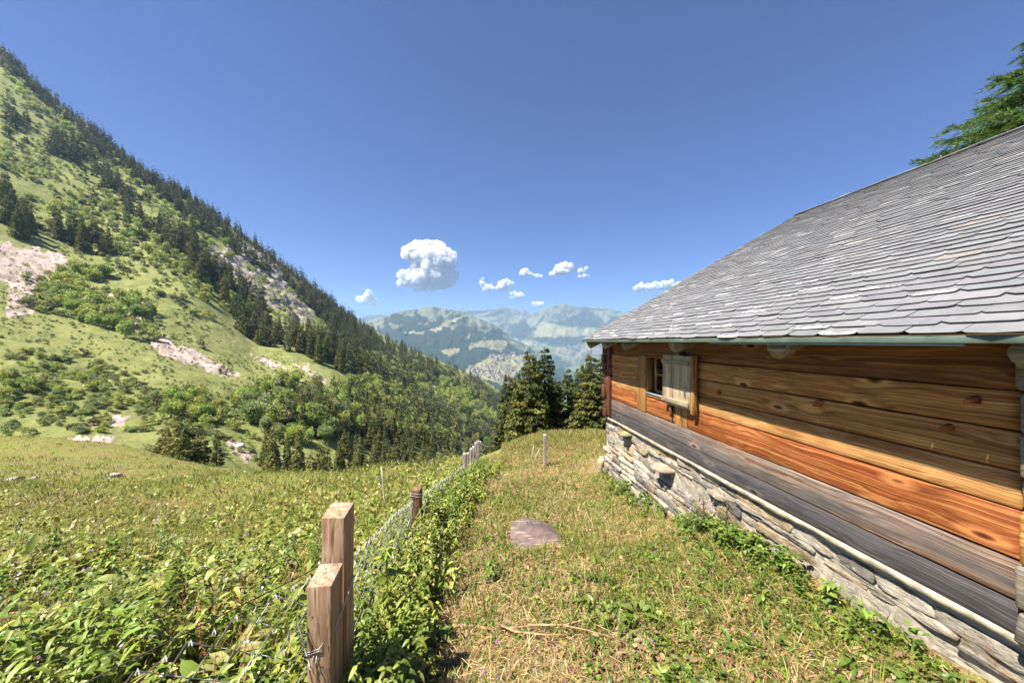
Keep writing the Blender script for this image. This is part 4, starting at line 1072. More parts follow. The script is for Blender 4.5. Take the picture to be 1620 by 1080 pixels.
def bush(H, Rd, nq, qs, cols=LFC):
    a = Acc()
    for k in range(6):
        r = Rd * R.uniform(.35, .6); th = R.uniform(0, 2 * PI); rr = Rd * .55 * R.random(); c = np.array([rr * math.cos(th), rr * math.sin(th), H * R.uniform(.3, .6)])
        n = nq // 6; v = norm(R.normal(0, 1, (n, 3))); v[:, 2] = np.abs(v[:, 2]) - .25; p = c + v * (r * R.uniform(.6, 1.05, n)[:, None]) * np.array([1, 1, H / Rd * .75])
        d = v + R.normal(0, .7, (n, 3)); s = qs * R.uniform(.6, 1.4, n)
        quads(a, p, d, s, s * .7, np.clip(pal(1, cols, None, .15)[0] * (1 + R.normal(0, .2, (n, 1))), .004, 1))
    return a


def tree(name, crown, trunk, mat, loc, s, rz, label, cat, group=None, sz=None):
    e = empty(name, loc, rz); e.scale = (s, s, s * (sz or 1)); tag(e, label, cat, group)
    obj('trunk', trunk, M_BARK, e); obj('crown', crown, mat, e)
    return e


# --- big spruces behind the yard: one crown each
T12 = trunk_mesh(12, .22)
big = [(838, 548, 27, 5.6, .30, 1.0, 'tall olive spruce with a forked tip, tallest of the group beyond the knoll'), (862, 546, 29, 6.0, .30, 1.0, 'tallest dark-tipped spruce right of the forked one behind the knoll'),
       (818, 585, 29, 5.0, .26, 1, 'slender spruce at the left flank of the tall pair'), (804, 583, 31, 5.2, .27, 1, 'leftmost spruce of the group beyond the knoll'), (845, 572, 33, 5, .26, 1, 'narrow dark spruce showing just behind the tall pair'),
       (898, 580, 33, 5.6, .28, 1, 'spruce with shaded crown right of the tall pair'), (918, 572, 30, 5.6, .28, 1, 'broad light olive spruce second from the chalet'), (935, 552, 27, 5.6, .29, 1, 'light olive spruce standing closest to the chalet corner'), (950, 562, 29, 5.6, .29, 1, 'spruce partly hidden by the chalet corner'), (884, 600, 36, 5, .25, 1, 'small spruce top between the two spruce clumps'),
       (982, 590, 31, 5.4, .28, 1, 'spruce wholly behind the chalet corner')]
big = big[:-1]
proto = []
for k in range(4):
    proto.append(spruce(12, 2.7, 560, 72, .25, droop=.42, hang=.9, ragged=.28, taper=.92, p0=.02, wfac=.55, cols=[(.085, .1, .028), (.115, .122, .034), (.145, .145, .04), (.065, .08, .025)]).mesh('crown'))
for k, (px, py, Y, _, _, _, lab) in enumerate(big):
    top = P(px, py, Y); base_z = float(gz(top[0], Y)) - .3
    Hh = top[2] - base_z; s = Hh / 12
    e = tree('spruce_tree', proto[k % 4], T12, M_NEEDLE, (top[0], Y, base_z), s, k * 1.7, lab, 'tree', 'spruces beyond the knoll')
    wd = (1.0, 1.15, .72, .8, .7, .9, .95, 1.0, 1.0, .7)[k] * 12 / Hh * (Hh / 12) ; e.scale = (s * wd * 1.22, s * wd * 1.22, s)

# --- larch behind the roof, upper right
def larch():
    a = Acc(); nb = 270
    w = Acc(); H = 15.0
    tube(w, [(0, 0, -1), (0, 0, 5), (0, 0, 10), (0, 0, H)], [.3, .24, .15, .02], 8)
    for b in range(nb):
        h = R.uniform(.18, .98); L = 6.6 * (1 - h) ** .72 * R.uniform(.75, 1.08) + .35; az = R.uniform(0, 2 * PI)
        o_ = np.array([math.cos(az), math.sin(az), 0]); sd = np.array([-math.sin(az), math.cos(az), 0]); z0 = h * H
        ts = np.linspace(0, 1, 7); pts = np.array([o_ * L * s + np.array([0, 0, z0 + L * (.10 * s - .30 * s * s + .16 * s ** 4)]) for s in ts])
        tube(w, pts, np.linspace(.05, .006, 7) * (L / 4 + .3), 5)
        ns = int(24 * L / 3) + 8; col = pal(1, [(.17, .26, .06), (.21, .3, .07), (.13, .21, .05)], None, .15)[0]
        for s in R.uniform(.12, 1, ns):      # side twigs droop from the limb and carry needle tufts
            b0 = np.array([np.interp(s, ts, pts[:, i]) for i in range(3)]); side = R.choice([-1, 1]); l2 = R.uniform(.3, .95) * (1.15 - s * .75) * min(1.3, L / 3 + .3)
            dirn = norm(o_ * R.uniform(.4, 1.0) + sd * side * R.uniform(.2, 1.0) + np.array([0, 0, R.uniform(-.55, .12)])); e0 = b0 + dirn * l2 - np.array([0, 0, .12 * l2])
            tube(w, [b0, (b0 + e0) / 2 + np.array([0, 0, .03]), e0], [.008, .005, .002], 3, cap=False)
            m = int(60 * l2) + 10; q = R.random(m); p = b0 + (e0 - b0) * q[:, None] + R.normal(0, .02, (m, 3))
            dd = dirn[None] * 1.0 + R.normal(0, .42, (m, 3)); c = col * (1 + R.normal(0, .2, (m, 1)))
            quads(a, p, dd, R.uniform(.09, .2, m), R.uniform(.014, .026, m), np.clip(c, .004, 1))
    return a, w
la, lw = larch()
e = empty('larch_tree', (15.7, 9.3, -2.5)); tag(e, 'feathery bright green conifer reaching over the roof at upper right', 'tree')
lw.build('trunk', M_BARK, e); la.build('crown', M_NEEDLE, e); e.scale = (1.0, 1.0, .78)

# --- woods on the mountain side
SPM = [spruce(10, 1.75, 170, 24, .42, hang=.6, ragged=.22, p0=.01, taper=.95).mesh('crown') for k in range(4)] + [spruce(10, 1.4, 150, 22, .4, hang=.6, ragged=.22, p0=.01, taper=.95).mesh('crown') for k in range(2)] + [spruce(10, 2.5, 150, 26, .52, p0=.0, hang=.5, ragged=.25).mesh('crown') for k in range(2)]
SPF = [spruce(10, 1.75, 60, 9, .95, cols=[(.115, .12, .05), (.145, .14, .055), (.085, .095, .045)], hang=.6).mesh('crown') for k in range(5)] + [spruce(10, 1.3, 40, 6, .8, cols=[(.13, .105, .085)], ragged=.6).mesh('crown')]
TSP = trunk_mesh(10, .2)
BRM = [broad(8, 3.2, 11, 130, .55).mesh('crown') for k in range(3)] + [broad(8, 2.7, 9, 130, .5, GRC).mesh('crown') for k in range(2)] + [broad(8, 3.6, 12, 120, .55, base=.05).mesh('crown')]
BRF = [broad(8, 3.3, 7, 60, .9).mesh('crown') for k in range(4)] + [broad(8, 3.0, 6, 60, .85, GRC).mesh('crown')]
TBR = broad_trunk(8, .2)
BU = [bush(2.3, 1.45, 300, .32, c).mesh('crown') for c in (LFC, GRC, LFC, GRC)] + [bush(2.0, 1.4, 260, .3, [(.11, .085, .045), (.09, .08, .035)]).mesh('crown')]


def sample(poly, n):
    xs = [p[0] for p in poly]; ys = [p[1] for p in poly]; out = []
    while len(out) < n:
        m = max(64, 2 * n); x = R.uniform(min(xs), max(xs), m); y = R.uniform(min(ys), max(ys), m); k = inpoly(x, y, poly); out += list(zip(x[k], y[k]))
    return np.array(out[:n])


plan = []       # (kind, position, height m, region index, pixel height)
def plant(kind, poly, n, hmin, hmax, reg, mind=0.0):
    s = sample(poly, n); h = hit(s[:, 0], s[:, 1]); keep = []
    for p in h:
        if not np.isfinite(p[0]): continue
        hh = R.uniform(hmin, hmax)
        if mind and any(np.hypot(p[0] - q[0], p[1] - q[1]) < mind for q in keep[-400:]): continue
        keep.append(p); plan.append([kind, p, hh, reg, hh / p[1] * F])


REG = ['spruce in the dark wood along the skyline of the left mountain', 'spruce in a dark clump high on the open green mountain side', 'spruce of the dark wood below the pale rock band', 'spruce among the leafy trees in the valley wood',
       'spruce of the dense row at the bottom of the ravine', 'spruce on the far wooded spur above the valley', 'spruce scattered on the shrubby lower slope at left', 'spruce of the dark group straight beyond the meadow crest']
S_, B_ = 'spruce', 'broad'
# skyline wood
plant(S_, [(0, 76), (60, 122), (150, 205), (300, 312), (400, 385), (500, 458), (600, 530), (590, 548), (500, 486), (400, 420), (300, 352), (150, 240), (40, 140), (0, 110)], 460, 11, 18, 0)
plant(S_, [(130, 190), (240, 270), (330, 335), (330, 375), (240, 300), (130, 225)], 190, 10, 17, 0)
plant(S_, [(0, 110), (130, 225), (300, 370), (420, 470), (400, 500), (250, 400), (100, 300), (0, 230)], 70, 10, 17, 1)
plant(S_, [(480, 452), (600, 532), (690, 575), (690, 596), (620, 575), (540, 535), (470, 475)], 430, 12, 19, 0)
plant(S_, [(690, 572), (740, 590), (800, 622), (800, 645), (740, 608), (690, 592)], 90, 11, 18, 5)
# clumps high on the slope
for poly, n in (([(0, 172), (52, 180), (60, 208), (20, 205), (0, 195)], 10), ([(78, 215), (150, 245), (160, 262), (100, 262), (70, 235)], 22), ([(0, 340), (52, 352), (60, 385), (0, 380)], 10), ([(195, 330), (235, 345), (232, 362), (200, 352)], 7), ([(240, 362), (300, 372), (305, 395), (255, 398)], 14), ([(285, 350), (310, 362), (306, 388), (285, 378)], 6), ([(150, 250), (215, 320), (200, 330), (140, 275)], 16), ([(280, 395), (330, 410), (370, 455), (420, 490), (405, 505), (350, 480), (300, 440)], 46), ([(0, 300), (20, 300), (20, 330), (0, 330)], 4), ([(80, 360), (130, 372), (180, 395), (170, 415), (90, 385)], 12)):
    plant(S_, poly, n, 13, 21, 1)
# wood below the rock band
plant(S_, [(365, 495), (420, 505), (455, 520), (480, 545), (450, 560), (400, 540), (362, 512)], 60, 10, 17, 2, 2)
plant(S_, [(455, 525), (520, 535), (600, 560), (700, 590), (690, 606), (640, 614), (600, 600), (540, 590), (470, 560)], 330, 11, 19, 2, 2)
plant(S_, [(630, 612), (680, 618), (700, 640), (690, 652), (640, 640)], 26, 10, 16, 2, 2)
# valley wood
plant(S_, [(560, 640), (650, 650), (740, 690), (790, 720), (700, 720), (560, 690)], 150, 9, 14, 3, 2)
plant(S_, [(540, 620), (640, 610), (720, 640), (790, 690), (640, 700), (520, 690), (480, 650)], 110, 8, 13, 3, 2.5)
plant(S_, [(440, 620), (560, 640), (560, 700), (450, 690)], 62, 7, 11, 3, 2)
plant(S_, [(640, 640), (700, 650), (790, 690), (795, 710), (720, 690), (650, 660)], 120, 10, 16, 3, 2)
# row at the bottom
plant(S_, [(415, 728), (450, 736), (520, 748), (600, 745), (700, 742), (770, 738), (800, 732), (800, 752), (600, 775), (415, 760)], 130, 6.5, 10.5, 4, 2.0)
plant(S_, [(560, 690), (700, 700), (790, 715), (800, 735), (600, 740), (540, 730)], 60, 6, 10, 4, 2)
# far spur
plant(S_, [(690, 590), (760, 606), (795, 640), (780, 655), (740, 625), (690, 602)], 150, 12, 19, 5, 3)
plant(S_, [(770, 622), (800, 640), (800, 700), (770, 690), (760, 655)], 60, 10, 16, 5, 3)
# lower slope at left
for px, py, hh in ((318, 552, 6.5), (352, 592, 6.5), (250, 560, 4.5), (405, 620, 6), (455, 600, 5), (248, 650, 5.5), (312, 540, 3.5), (60, 470, 6), (360, 575, 3), (430, 625, 5), (470, 628, 6), (495, 622, 5), (330, 648, 4)):
    h = hit([px], [py])[0]; plan.append([S_, h, hh, 6, hh / h[1] * F])
# leafy trees
LREG = ['leafy tree of the light green valley wood', 'leafy tree in the shrubby gully on the left slope', 'leafy tree of the thin wood high on the mountain side', 'leafy tree on the distant wooded spur']
plant(B_, [(560, 600), (640, 600), (700, 610), (760, 650), (790, 700), (770, 705), (640, 700), (560, 690), (500, 680), (480, 650), (540, 620)], 380, 5, 8.5, 0, 2.2)
plant(B_, [(395, 620), (470, 600), (540, 625), (540, 700), (500, 712), (440, 708), (380, 670)], 100, 4.5, 8, 0, 2)
plant(B_, [(210, 640), (300, 620), (400, 640), (430, 690), (350, 680), (250, 660)], 34, 3, 5.5, 1, 1.5)
plant(B_, [(0, 560), (120, 575), (220, 600), (220, 650), (120, 640), (0, 640)], 36, 1.6, 3.4, 1, 1)
plant(B_, [(100, 420), (160, 430), (230, 480), (260, 545), (200, 540), (130, 505), (70, 470), (70, 440)], 90, 4, 8, 1, 2)
plant(B_, [(150, 300), (240, 360), (330, 440), (420, 510), (350, 500), (240, 430), (120, 370), (60, 330)], 170, 4, 8, 2, 2)
plant(B_, [(0, 90), (140, 215), (300, 335), (420, 420), (420, 450), (280, 360), (140, 260), (0, 130)], 110, 5, 9, 2, 2)
plant(B_, [(560, 560), (700, 592), (740, 610), (700, 612), (600, 590)], 90, 7, 12, 3, 2)
plant(B_, [(700, 598), (770, 620), (790, 680), (740, 660), (700, 625)], 170, 7, 12, 3, 2.5)
plant(B_, [(0, 230), (60, 250), (170, 330), (150, 350), (60, 300), (0, 270)], 70, 2.5, 5, 2, 2)


def forest(kind, limit, mid, far, trunk, mat, H0, regs, cat, gname):
    L = sorted([q for q in plan if q[0] == kind], key=lambda q: -q[4]); rest = L[limit:]
    for q in L[:limit]:
        _, p, hh, reg, pxh = q; s = hh / H0
        src = mid if pxh > 26 else far
        sc_ = s * R.uniform(.85, 1.1)
        if pxh > 26:
            e = tree('spruce_tree' if kind == S_ else 'leafy_tree', src[R.integers(len(src))], trunk, mat, p - np.array([0, 0, .3]), s, R.uniform(0, 6.3), regs[reg], 'tree', gname[reg])
        else:
            e = obj('spruce_tree' if kind == S_ else 'leafy_tree', src[R.integers(len(src) - (R.random() > .04))], mat, None, p - np.array([0, 0, .3]), R.uniform(0, 6.3)); tag(e, regs[reg], 'tree', gname[reg])
        e.scale = (sc_, sc_, s)
    return rest


GS = ['skyline spruces', 'high slope spruces', 'rock band spruces', 'valley wood spruces', 'ravine row spruces', 'far spur spruces', 'lower slope spruces', 'dark group spruces']
GB = ['valley wood leafy trees', 'gully leafy trees', 'high slope leafy trees', 'far spur leafy trees']
rest_s = forest(S_, 286, SPM, SPF, TSP, M_NEEDLE, 10, REG, 'tree', GS)
rest_b = forest(B_, 290, BRM, BRF, TBR, M_LEAFT, 8, LREG, 'tree', GB)

# the dark group straight beyond the meadow crest
grp = [(262, 668, 58, 'leafier dark spruce at the left of the dark group beyond the meadow'), (280, 655, 57, 'tallest spruce of the dark group beyond the meadow crest'), (300, 662, 58, 'broad dark spruce in the middle of the group beyond the meadow'), (318, 672, 56, 'dark spruce right of the middle of the group beyond the meadow'), (343, 676, 55, 'separate small spruce at the right end of the dark group'), (290, 676, 54, 'low dark spruce at the front of the group beyond the meadow')]
for k, (px, py, Y, lab) in enumerate(grp):
    top = P(px, py, Y); bz = float(np.interp(Y, [50, 60], [-21, -18.5])) - .3; Hh = top[2] - bz
    e = tree('spruce_tree', SPM[(6, 7, 6, 7, 0, 7)[k]], TSP, M_NEEDLE, (top[0], Y, bz), Hh / 10, k * 2.1, lab, 'tree', GS[7]); e.scale = (Hh / 10 * (1.15 if k < 4 else .9),) * 2 + (Hh / 10,)
h = (240, 700, 57); top = P(238, 690, 57)
e = tree('leafy_tree', BRM[3], TBR, M_LEAFT, (top[0], 57, -21.5), .55, 0, 'grey green bush left of the dark spruce group', 'tree')


# the rest of the woods and the scrub: instanced masses nobody could count
def instanced(name, pts, scl, protos_m, mat, label, cat, seed):
    col = bpy.data.collections.new(name + '_kinds')
    for m in protos_m:
        o = bpy.data.objects.new(name + '_kind', m); col.objects.link(o)
        if len(m.materials) == 0: m.materials.append(mat)
    me = bpy.data.meshes.new(name); me.vertices.add(len(pts)); me.vertices.foreach_set('co', np.asarray(pts, np.float32).ravel())
    rr = np.random.default_rng(seed)
    a = me.attributes.new('siz', 'FLOAT_VECTOR', 'POINT'); s = np.asarray(scl)[:, None] * np.stack([w_ := rr.uniform(.85, 1.15, len(pts)), w_, rr.uniform(.9, 1.1, len(pts))], -1); a.data.foreach_set('vector', s.astype(np.float32).ravel())
    a = me.attributes.new('turn', 'FLOAT_VECTOR', 'POINT'); v = np.zeros((len(pts), 3), np.float32); v[:, 2] = rr.uniform(0, 6.28, len(pts)); a.data.foreach_set('vector', v.ravel())
    a = me.attributes.new('pick', 'INT', 'POINT'); a.data.foreach_set('value', rr.integers(0, len(protos_m), len(pts)).astype(np.int32))
    o = obj(name, me); tag(o, label, cat, None, 'stuff')
    ng = bpy.data.node_groups.new(name, 'GeometryNodeTree'); ng.interface.new_socket('Geometry', in_out='INPUT', socket_type='NodeSocketGeometry'); ng.interface.new_socket('Geometry', in_out='OUTPUT', socket_type='NodeSocketGeometry')
    gi = ng.nodes.new('NodeGroupInput'); go = ng.nodes.new('NodeGroupOutput'); ip = ng.nodes.new('GeometryNodeInstanceOnPoints'); ci = ng.nodes.new('GeometryNodeCollectionInfo')
    ci.inputs[0].default_value = col; ci.inputs['Separate Children'].default_value = True; ci.inputs['Reset Children'].default_value = True; ip.inputs['Pick Instance'].default_value = True
    def na(nm, ty):
        x = ng.nodes.new('GeometryNodeInputNamedAttribute'); x.data_type = ty; x.inputs[0].default_value = nm; return x.outputs['Attribute']
    lk = ng.links.new; lk(gi.outputs[0], ip.inputs['Points']); lk(ci.outputs[0], ip.inputs['Instance']); lk(na('pick', 'INT'), ip.inputs['Instance Index']); lk(na('turn', 'FLOAT_VECTOR'), ip.inputs['Rotation']); lk(na('siz', 'FLOAT_VECTOR'), ip.inputs['Scale']); lk(ip.outputs[0], go.inputs[0])
    md = o.modifiers.new('scatter', 'NODES'); md.node_group = ng
    return o


if rest_s: instanced('distant_forest', [q[1] - np.array([0, 0, .3]) for q in rest_s], [q[2] / 10 for q in rest_s], SPF, M_NEEDLE, 'mass of distant dark spruces on the mountain side', 'forest', 1)
if rest_b: instanced('distant_leafy_wood', [q[1] - np.array([0, 0, .3]) for q in rest_b], [q[2] / 8 for q in rest_b], BRF, M_LEAFT, 'mass of distant light green leafy trees', 'forest', 2)
pts = []; sc_ = []
for poly, n, lo, hi in (([(0, 550), (130, 560), (230, 610), (380, 630), (420, 690), (360, 700), (200, 685), (0, 690)], 900, .3, 1.0), ([(0, 150), (100, 230), (300, 360), (420, 470), (400, 520), (300, 500), (100, 380), (0, 330)], 900, .8, 2.0), ([(40, 420), (200, 470), (300, 520), (300, 545), (180, 520), (40, 490)], 260, .7, 1.6), ([(0, 90), (300, 330), (480, 470), (460, 500), (280, 370), (0, 150)], 420, 1, 2.2), ([(300, 540), (420, 560), (540, 610), (500, 625), (300, 580)], 160, .15, .6), ([(0, 480), (200, 530), (430, 610), (520, 610), (440, 560), (300, 520), (100, 430), (0, 420)], 1500, .12, .4), ([(0, 130), (120, 250), (300, 420), (420, 540), (300, 520), (100, 420), (0, 300)], 1300, .3, .8), ([(360, 680), (480, 720), (560, 745), (560, 760), (420, 750), (340, 720)], 130, .3, .8), ([(330, 400), (480, 500), (470, 520), (340, 440)], 90, .8, 1.6), ([(0, 480), (200, 530), (400, 610), (300, 640), (0, 560)], 600, .15, .5)):
    s = sample(poly, n); dens = fbm(s[:, 0] / 26, s[:, 1] / 18, 88, 3); s = s[dens > -.12]
    for p in hit(s[:, 0], s[:, 1]):
        if np.isfinite(p[0]): pts.append(p - np.array([0, 0, .15])); sc_.append(R.uniform(lo, hi) * (1.0 if p[1] > 90 else .8))
instanced('mountain_scrub', pts, sc_, BU, M_LEAFT, 'low green and brownish scrub dotting the mountain side', 'scrub', 3)

# loose boulders and blocks lying on the scree
RKM = NT('scree_block'); n_ = RKM.noise(RKM.coord(), 2.2, 5, .7); RKM.color(RKM.ramp(n_, [(.3, (.3, .215, .185)), (.55, (.5, .385, .335)), (.75, (.6, .48, .42))])); RKM.rough(.95, .1)
RKP = []
for k in range(4):
    bm = bmesh.new(); bmesh.ops.create_icosphere(bm, subdivisions=2, radius=.6); pl = norm(R.normal(0, 1, (9, 3))); dd = R.uniform(.35, .6, 9)
    for v in bm.verts:
        q = np.array(v.co[:]); kk = pl @ norm(q); q = norm(q) * min(.62, np.min(np.where(kk > .05, dd / np.maximum(kk, .05), 9))); v.co = Vector((q * np.array([1.2, .9, .75])).tolist())
    a = Acc(); add_bm(a, bm); RKP.append(a.mesh('block'))
pts = []; sc_ = []
for poly in SCREE + ROCK:
    xs = [q[0] for q in poly]; ys = [q[1] for q in poly]; n = int(min(170, 18 + (max(xs) - min(xs)) * (max(ys) - min(ys)) / 60)); s = sample(poly, n); s = s + R.normal(0, 3, s.shape)
    for p in hit(s[:, 0], s[:, 1]):
        if np.isfinite(p[0]): pts.append(p); sc_.append((.16 + .9 * R.random() ** 5) * p[1] / 130)
instanced('scree_blocks', pts, sc_, RKP, RKM.m, 'loose pinkish stones and blocks strewn over the scree', 'scree', 4)
# ------------------------------------------------------------------ grass, weeds and plants of the foreground
M_HERB = mat_leaf('herb_leaf', .35, .42, .35); M_BLADE = mat_leaf('grass_blade', .3, .55, .25)
GREEN = [(.19, .24, .028), (.25, .3, .04), (.13, .185, .024), (.3, .33, .055), (.35, .34, .08)]
YG = [(.12, .18, .028), (.16, .225, .036), (.095, .145, .024), (.21, .255, .05)]
STRAW = [(.5, .37, .17), (.4, .26, .115), (.58, .46, .25), (.3, .17, .08)]
YEL = [(.29, .31, .048), (.35, .355, .07), (.23, .26, .042), (.42, .38, .12)]


def logY(n, y0, y1): return np.exp(R.uniform(math.log(y0), math.log(y1), n))
def wall_x(y): return (WALL - 0 - y * U_[0] / U_[1] * 0 - (y * N_[1])) / N_[0]      # world x of the wall plane at depth y


def yard_pts(n, y0=.75, y1=9.5, keep=None):
    y = logY(n, y0, y1); x0 = fence_x(y) + .1; x1 = np.where(y < 6.3, wall_x(y) - .03, wall_x(y) + 3.0); x1 = np.minimum(x1, 1.75 * y + .4)
    x = x0 + (x1 - x0) * R.random(n)
    k = ~((np.abs(x - SLAB[0]) < .23) & (np.abs(y - SLAB[1]) < .21))
    if keep is not None: k &= keep(x, y)
    x, y = x[k], y[k]; return np.stack([x, y, gz(x, y) - .004], -1)


def patch(x, y, s, seed, t): return fbm(x / s, y / s, seed, 3) + R.normal(0, .12, len(x)) > t


# short mown grass, greener towards the wall
a = Acc()
p = yard_pts(84000, keep=lambda x, y: fbm(x / .55, y / .55, 61, 3) + (x - fence_x(y)) * .16 + R.normal(0, .25, len(x)) > .12); n = len(p); d = 1 + p[:, 1] * .16
blades(a, p, R.uniform(0, 6.3, n), R.uniform(.1, 1.1, n), R.uniform(.03, .095, n), R.uniform(.0022, .0045, n) * d, pal(n, YG + GREEN[:2] + YEL[:1], None, .22))
p = yard_pts(3800, 2, 9.5); n = len(p); blades(a, p, R.uniform(0, 6.3, n), R.uniform(.1, .7, n), R.uniform(.1, .2, n), .006 + .0006 * p[:, 1], pal(n, YG, None, .2))
o = a.build('yard_grass', M_BLADE); tag(o, 'short sunburnt grass of the mown yard', 'grass', kind='stuff')
# straw and cut hay lying about
a = Acc()
p = yard_pts(68000, keep=lambda x, y: 1.5 * fbm(x / .7, y / .7, 64, 3) - (x - fence_x(y)) * .12 + R.normal(0, .25, len(x)) > -.34); n = len(p); p[:, 2] += R.uniform(.004, .04, n); d = 1 + p[:, 1] * .16
blades(a, p, R.uniform(0, 6.3, n), R.uniform(1.0, 1.75, n), R.uniform(.04, .15, n), R.uniform(.0018, .004, n) * d, pal(n, STRAW, [3, 3, 2, 2], .25), bend=.2)
p = yard_pts(14000, .75, 4.5, keep=lambda x, y: x - fence_x(y) < .9 + .5 * fbm(x, y, 7, 2)); n = len(p); blades(a, p, R.uniform(0, 6.3, n), R.uniform(0, .45, n), R.uniform(.04, .11, n), R.uniform(.0025, .0045, n), pal(n, STRAW, [3, 3, 2, 2], .25))
p = yard_pts(5200, .8, 6); n = len(p); leaves(a, p + np.array([0, 0, .02]), R.uniform(0, 6.3, n), R.normal(.1, .3, n), R.uniform(.025, .06, n), R.uniform(.012, .03, n), .2, pal(n, [(.3, .16, .1), (.36, .22, .12), (.42, .3, .18), (.22, .1, .07)], None, .2))
o = a.build('cut_hay', M_BLADE); tag(o, 'dry straw and cut hay scattered over the yard', 'hay', kind='stuff')
# clover and small weeds in the yard
a = Acc()
def rosettes(p, nl, Lr, Wr, pit, cols, lift=.02):
    n = len(p); k = nl; q = np.repeat(p, k, 0); q = q + R.normal(0, .018, q.shape) * np.array([1, 1, 0]); q[:, 2] += R.uniform(.005, lift, len(q)); sc_ = np.repeat(R.uniform(.7, 1.3, n), k); m = len(q)
    leaves(a, q, R.uniform(0, 6.3, m), R.normal(pit, .3, m), R.uniform(*Lr, m) * sc_, R.uniform(*Wr, m) * sc_, R.uniform(.1, .7, m), np.repeat(pal(n, cols, None, .15), k, 0) * (1 + R.normal(0, .12, (m, 1))))
p = yard_pts(2800, .8, 9, keep=lambda x, y: fbm(x / .45, y / .45, 71, 3) + (x - fence_x(y)) * .15 > .14); rosettes(p, 7, (.018, .04), (.011, .027), .35, YG, .06)
p = yard_pts(380, .8, 6, keep=lambda x, y: fbm(x / .6, y / .6, 72, 3) + (x - fence_x(y)) * .12 > .2); rosettes(p, 8, (.035, .075), (.014, .03), .5, YG, .07)
o = a.build('yard_weeds', M_HERB); tag(o, 'clover and small leafy weeds growing in the yard grass', 'weeds', kind='stuff')
# leafy weeds along the foot of the wall
a = Acc(); n = 420; u = R.uniform(1.5, 5.8, n); w_ = np.clip(np.exp(-((u - 2.75) / .55) ** 2) + .3 * np.exp(-((u - 4.6) / .5) ** 2) + .06, 0, 1); k = R.random(n) < w_; u = u[k]
nn = WALL - .04 - np.abs(R.normal(0, .14, len(u))); x = nn * N_[0] + u * U_[0]; y = nn * N_[1] + u * U_[1]; p = np.stack([x, y, gz(x, y)], -1)
for kk in range(3):
    q = p + np.array([0, 0, .05]) * (kk + .3); m = len(q); rosettes(q, 6, (.03, .06), (.018, .034), .3, [(.12, .19, .028), (.16, .225, .036), (.09, .145, .022), (.2, .25, .05)], .05)
o = a.build('wall_weeds', M_HERB); tag(o, 'bright leafy weeds along the foot of the stone base', 'weeds', kind='stuff')
# taller grass on the knoll
a = Acc(); n = 26000; y = R.uniform(7.0, 13.5, n); x = R.uniform(-.6, 4.2, n) + (y - 8) * .05; k = (x > -.3 + (y - 8) * .1 * 0) & (x > fence_x(y) + .35); x, y = x[k], y[k]; p = np.stack([x, y, gz(x, y)], -1); n = len(p)
blades(a, p, R.uniform(0, 6.3, n), R.uniform(0, .45, n), R.uniform(.05, .2, n) * np.clip((y - 6.6) / 2.5, .3, 1), R.uniform(.007, .012, n), pal(n, [(.26, .27, .065), (.32, .31, .085), (.38, .34, .12), (.2, .225, .05), (.42, .34, .17)], None, .2))
for _ in range(1):
    k = R.random(n) < .025; q = p[k] + np.array([0, 0, .14]); m = len(q); quads(a, q, R.normal(0, 1, (m, 3)), .035, .03, pal(m, [(.45, .12, .03), (.4, .2, .05), (.55, .45, .1)], None, .2))
o = a.build('knoll_grass', M_BLADE); tag(o, 'tall seeding grass on the rounded knoll', 'grass', kind='stuff')

# rank nettles and weeds along the fence
def stems(a, leafacc, p, H, nl, L, W, cols, lean=.2, r=.003, stemcol=(.17, .2, .05)):
    n = len(p); az = R.uniform(0, 6.3, n); ln = R.normal(0, lean, n); L = np.broadcast_to(L, (n,))[:, None]; W = np.broadcast_to(W, (n,))[:, None]
    tip = p + np.stack([np.cos(az) * np.sin(ln) * H, np.sin(az) * np.sin(ln) * H, np.cos(ln) * H], -1)
    d = norm(tip - p); s = norm(np.cross(d, np.array([1.0, .3, 0]))); s2 = np.cross(d, s)
    V = np.empty((n, 6, 3))
    for k, th in enumerate((0, 2.09, 4.19)):
        o_ = s * math.cos(th) + s2 * math.sin(th); V[:, k] = p + o_ * r; V[:, 3 + k] = tip + o_ * r * .35
    b = (np.arange(n) * 6)[:, None]; a.add(V.reshape(-1, 3), [np.concatenate([b + np.array(f) for f in ((0, 1, 4, 3), (1, 2, 5, 4), (2, 0, 3, 5))])], np.repeat(pal(n, [stemcol], None, .2), 6, 0))
    c = pal(n, cols, None, .16); k = nl
    t_ = np.repeat(np.linspace(.18, 1, k)[None], n, 0) + R.normal(0, .03, (n, k)); t_ = np.clip(t_, .1, 1)
    for side in (0, PI):
        q = p[:, None] + (tip - p)[:, None] * t_[..., None]; A = az[:, None] + np.arange(k)[None] * 1.57 + side + R.normal(0, .35, (n, k))
        sc_ = (1.15 - .6 * t_) * R.uniform(.75, 1.2, (n, k)); m = n * k
        leaves(leafacc, q.reshape(-1, 3), A.ravel(), (R.normal(.25, .3, (n, k))).ravel(), (sc_ * L).ravel(), (sc_ * W).ravel(), R.uniform(.3, .9, m), np.clip(np.repeat(c, k, 0) * (1 + R.normal(0, .12, (m, 1))), .004, 1))


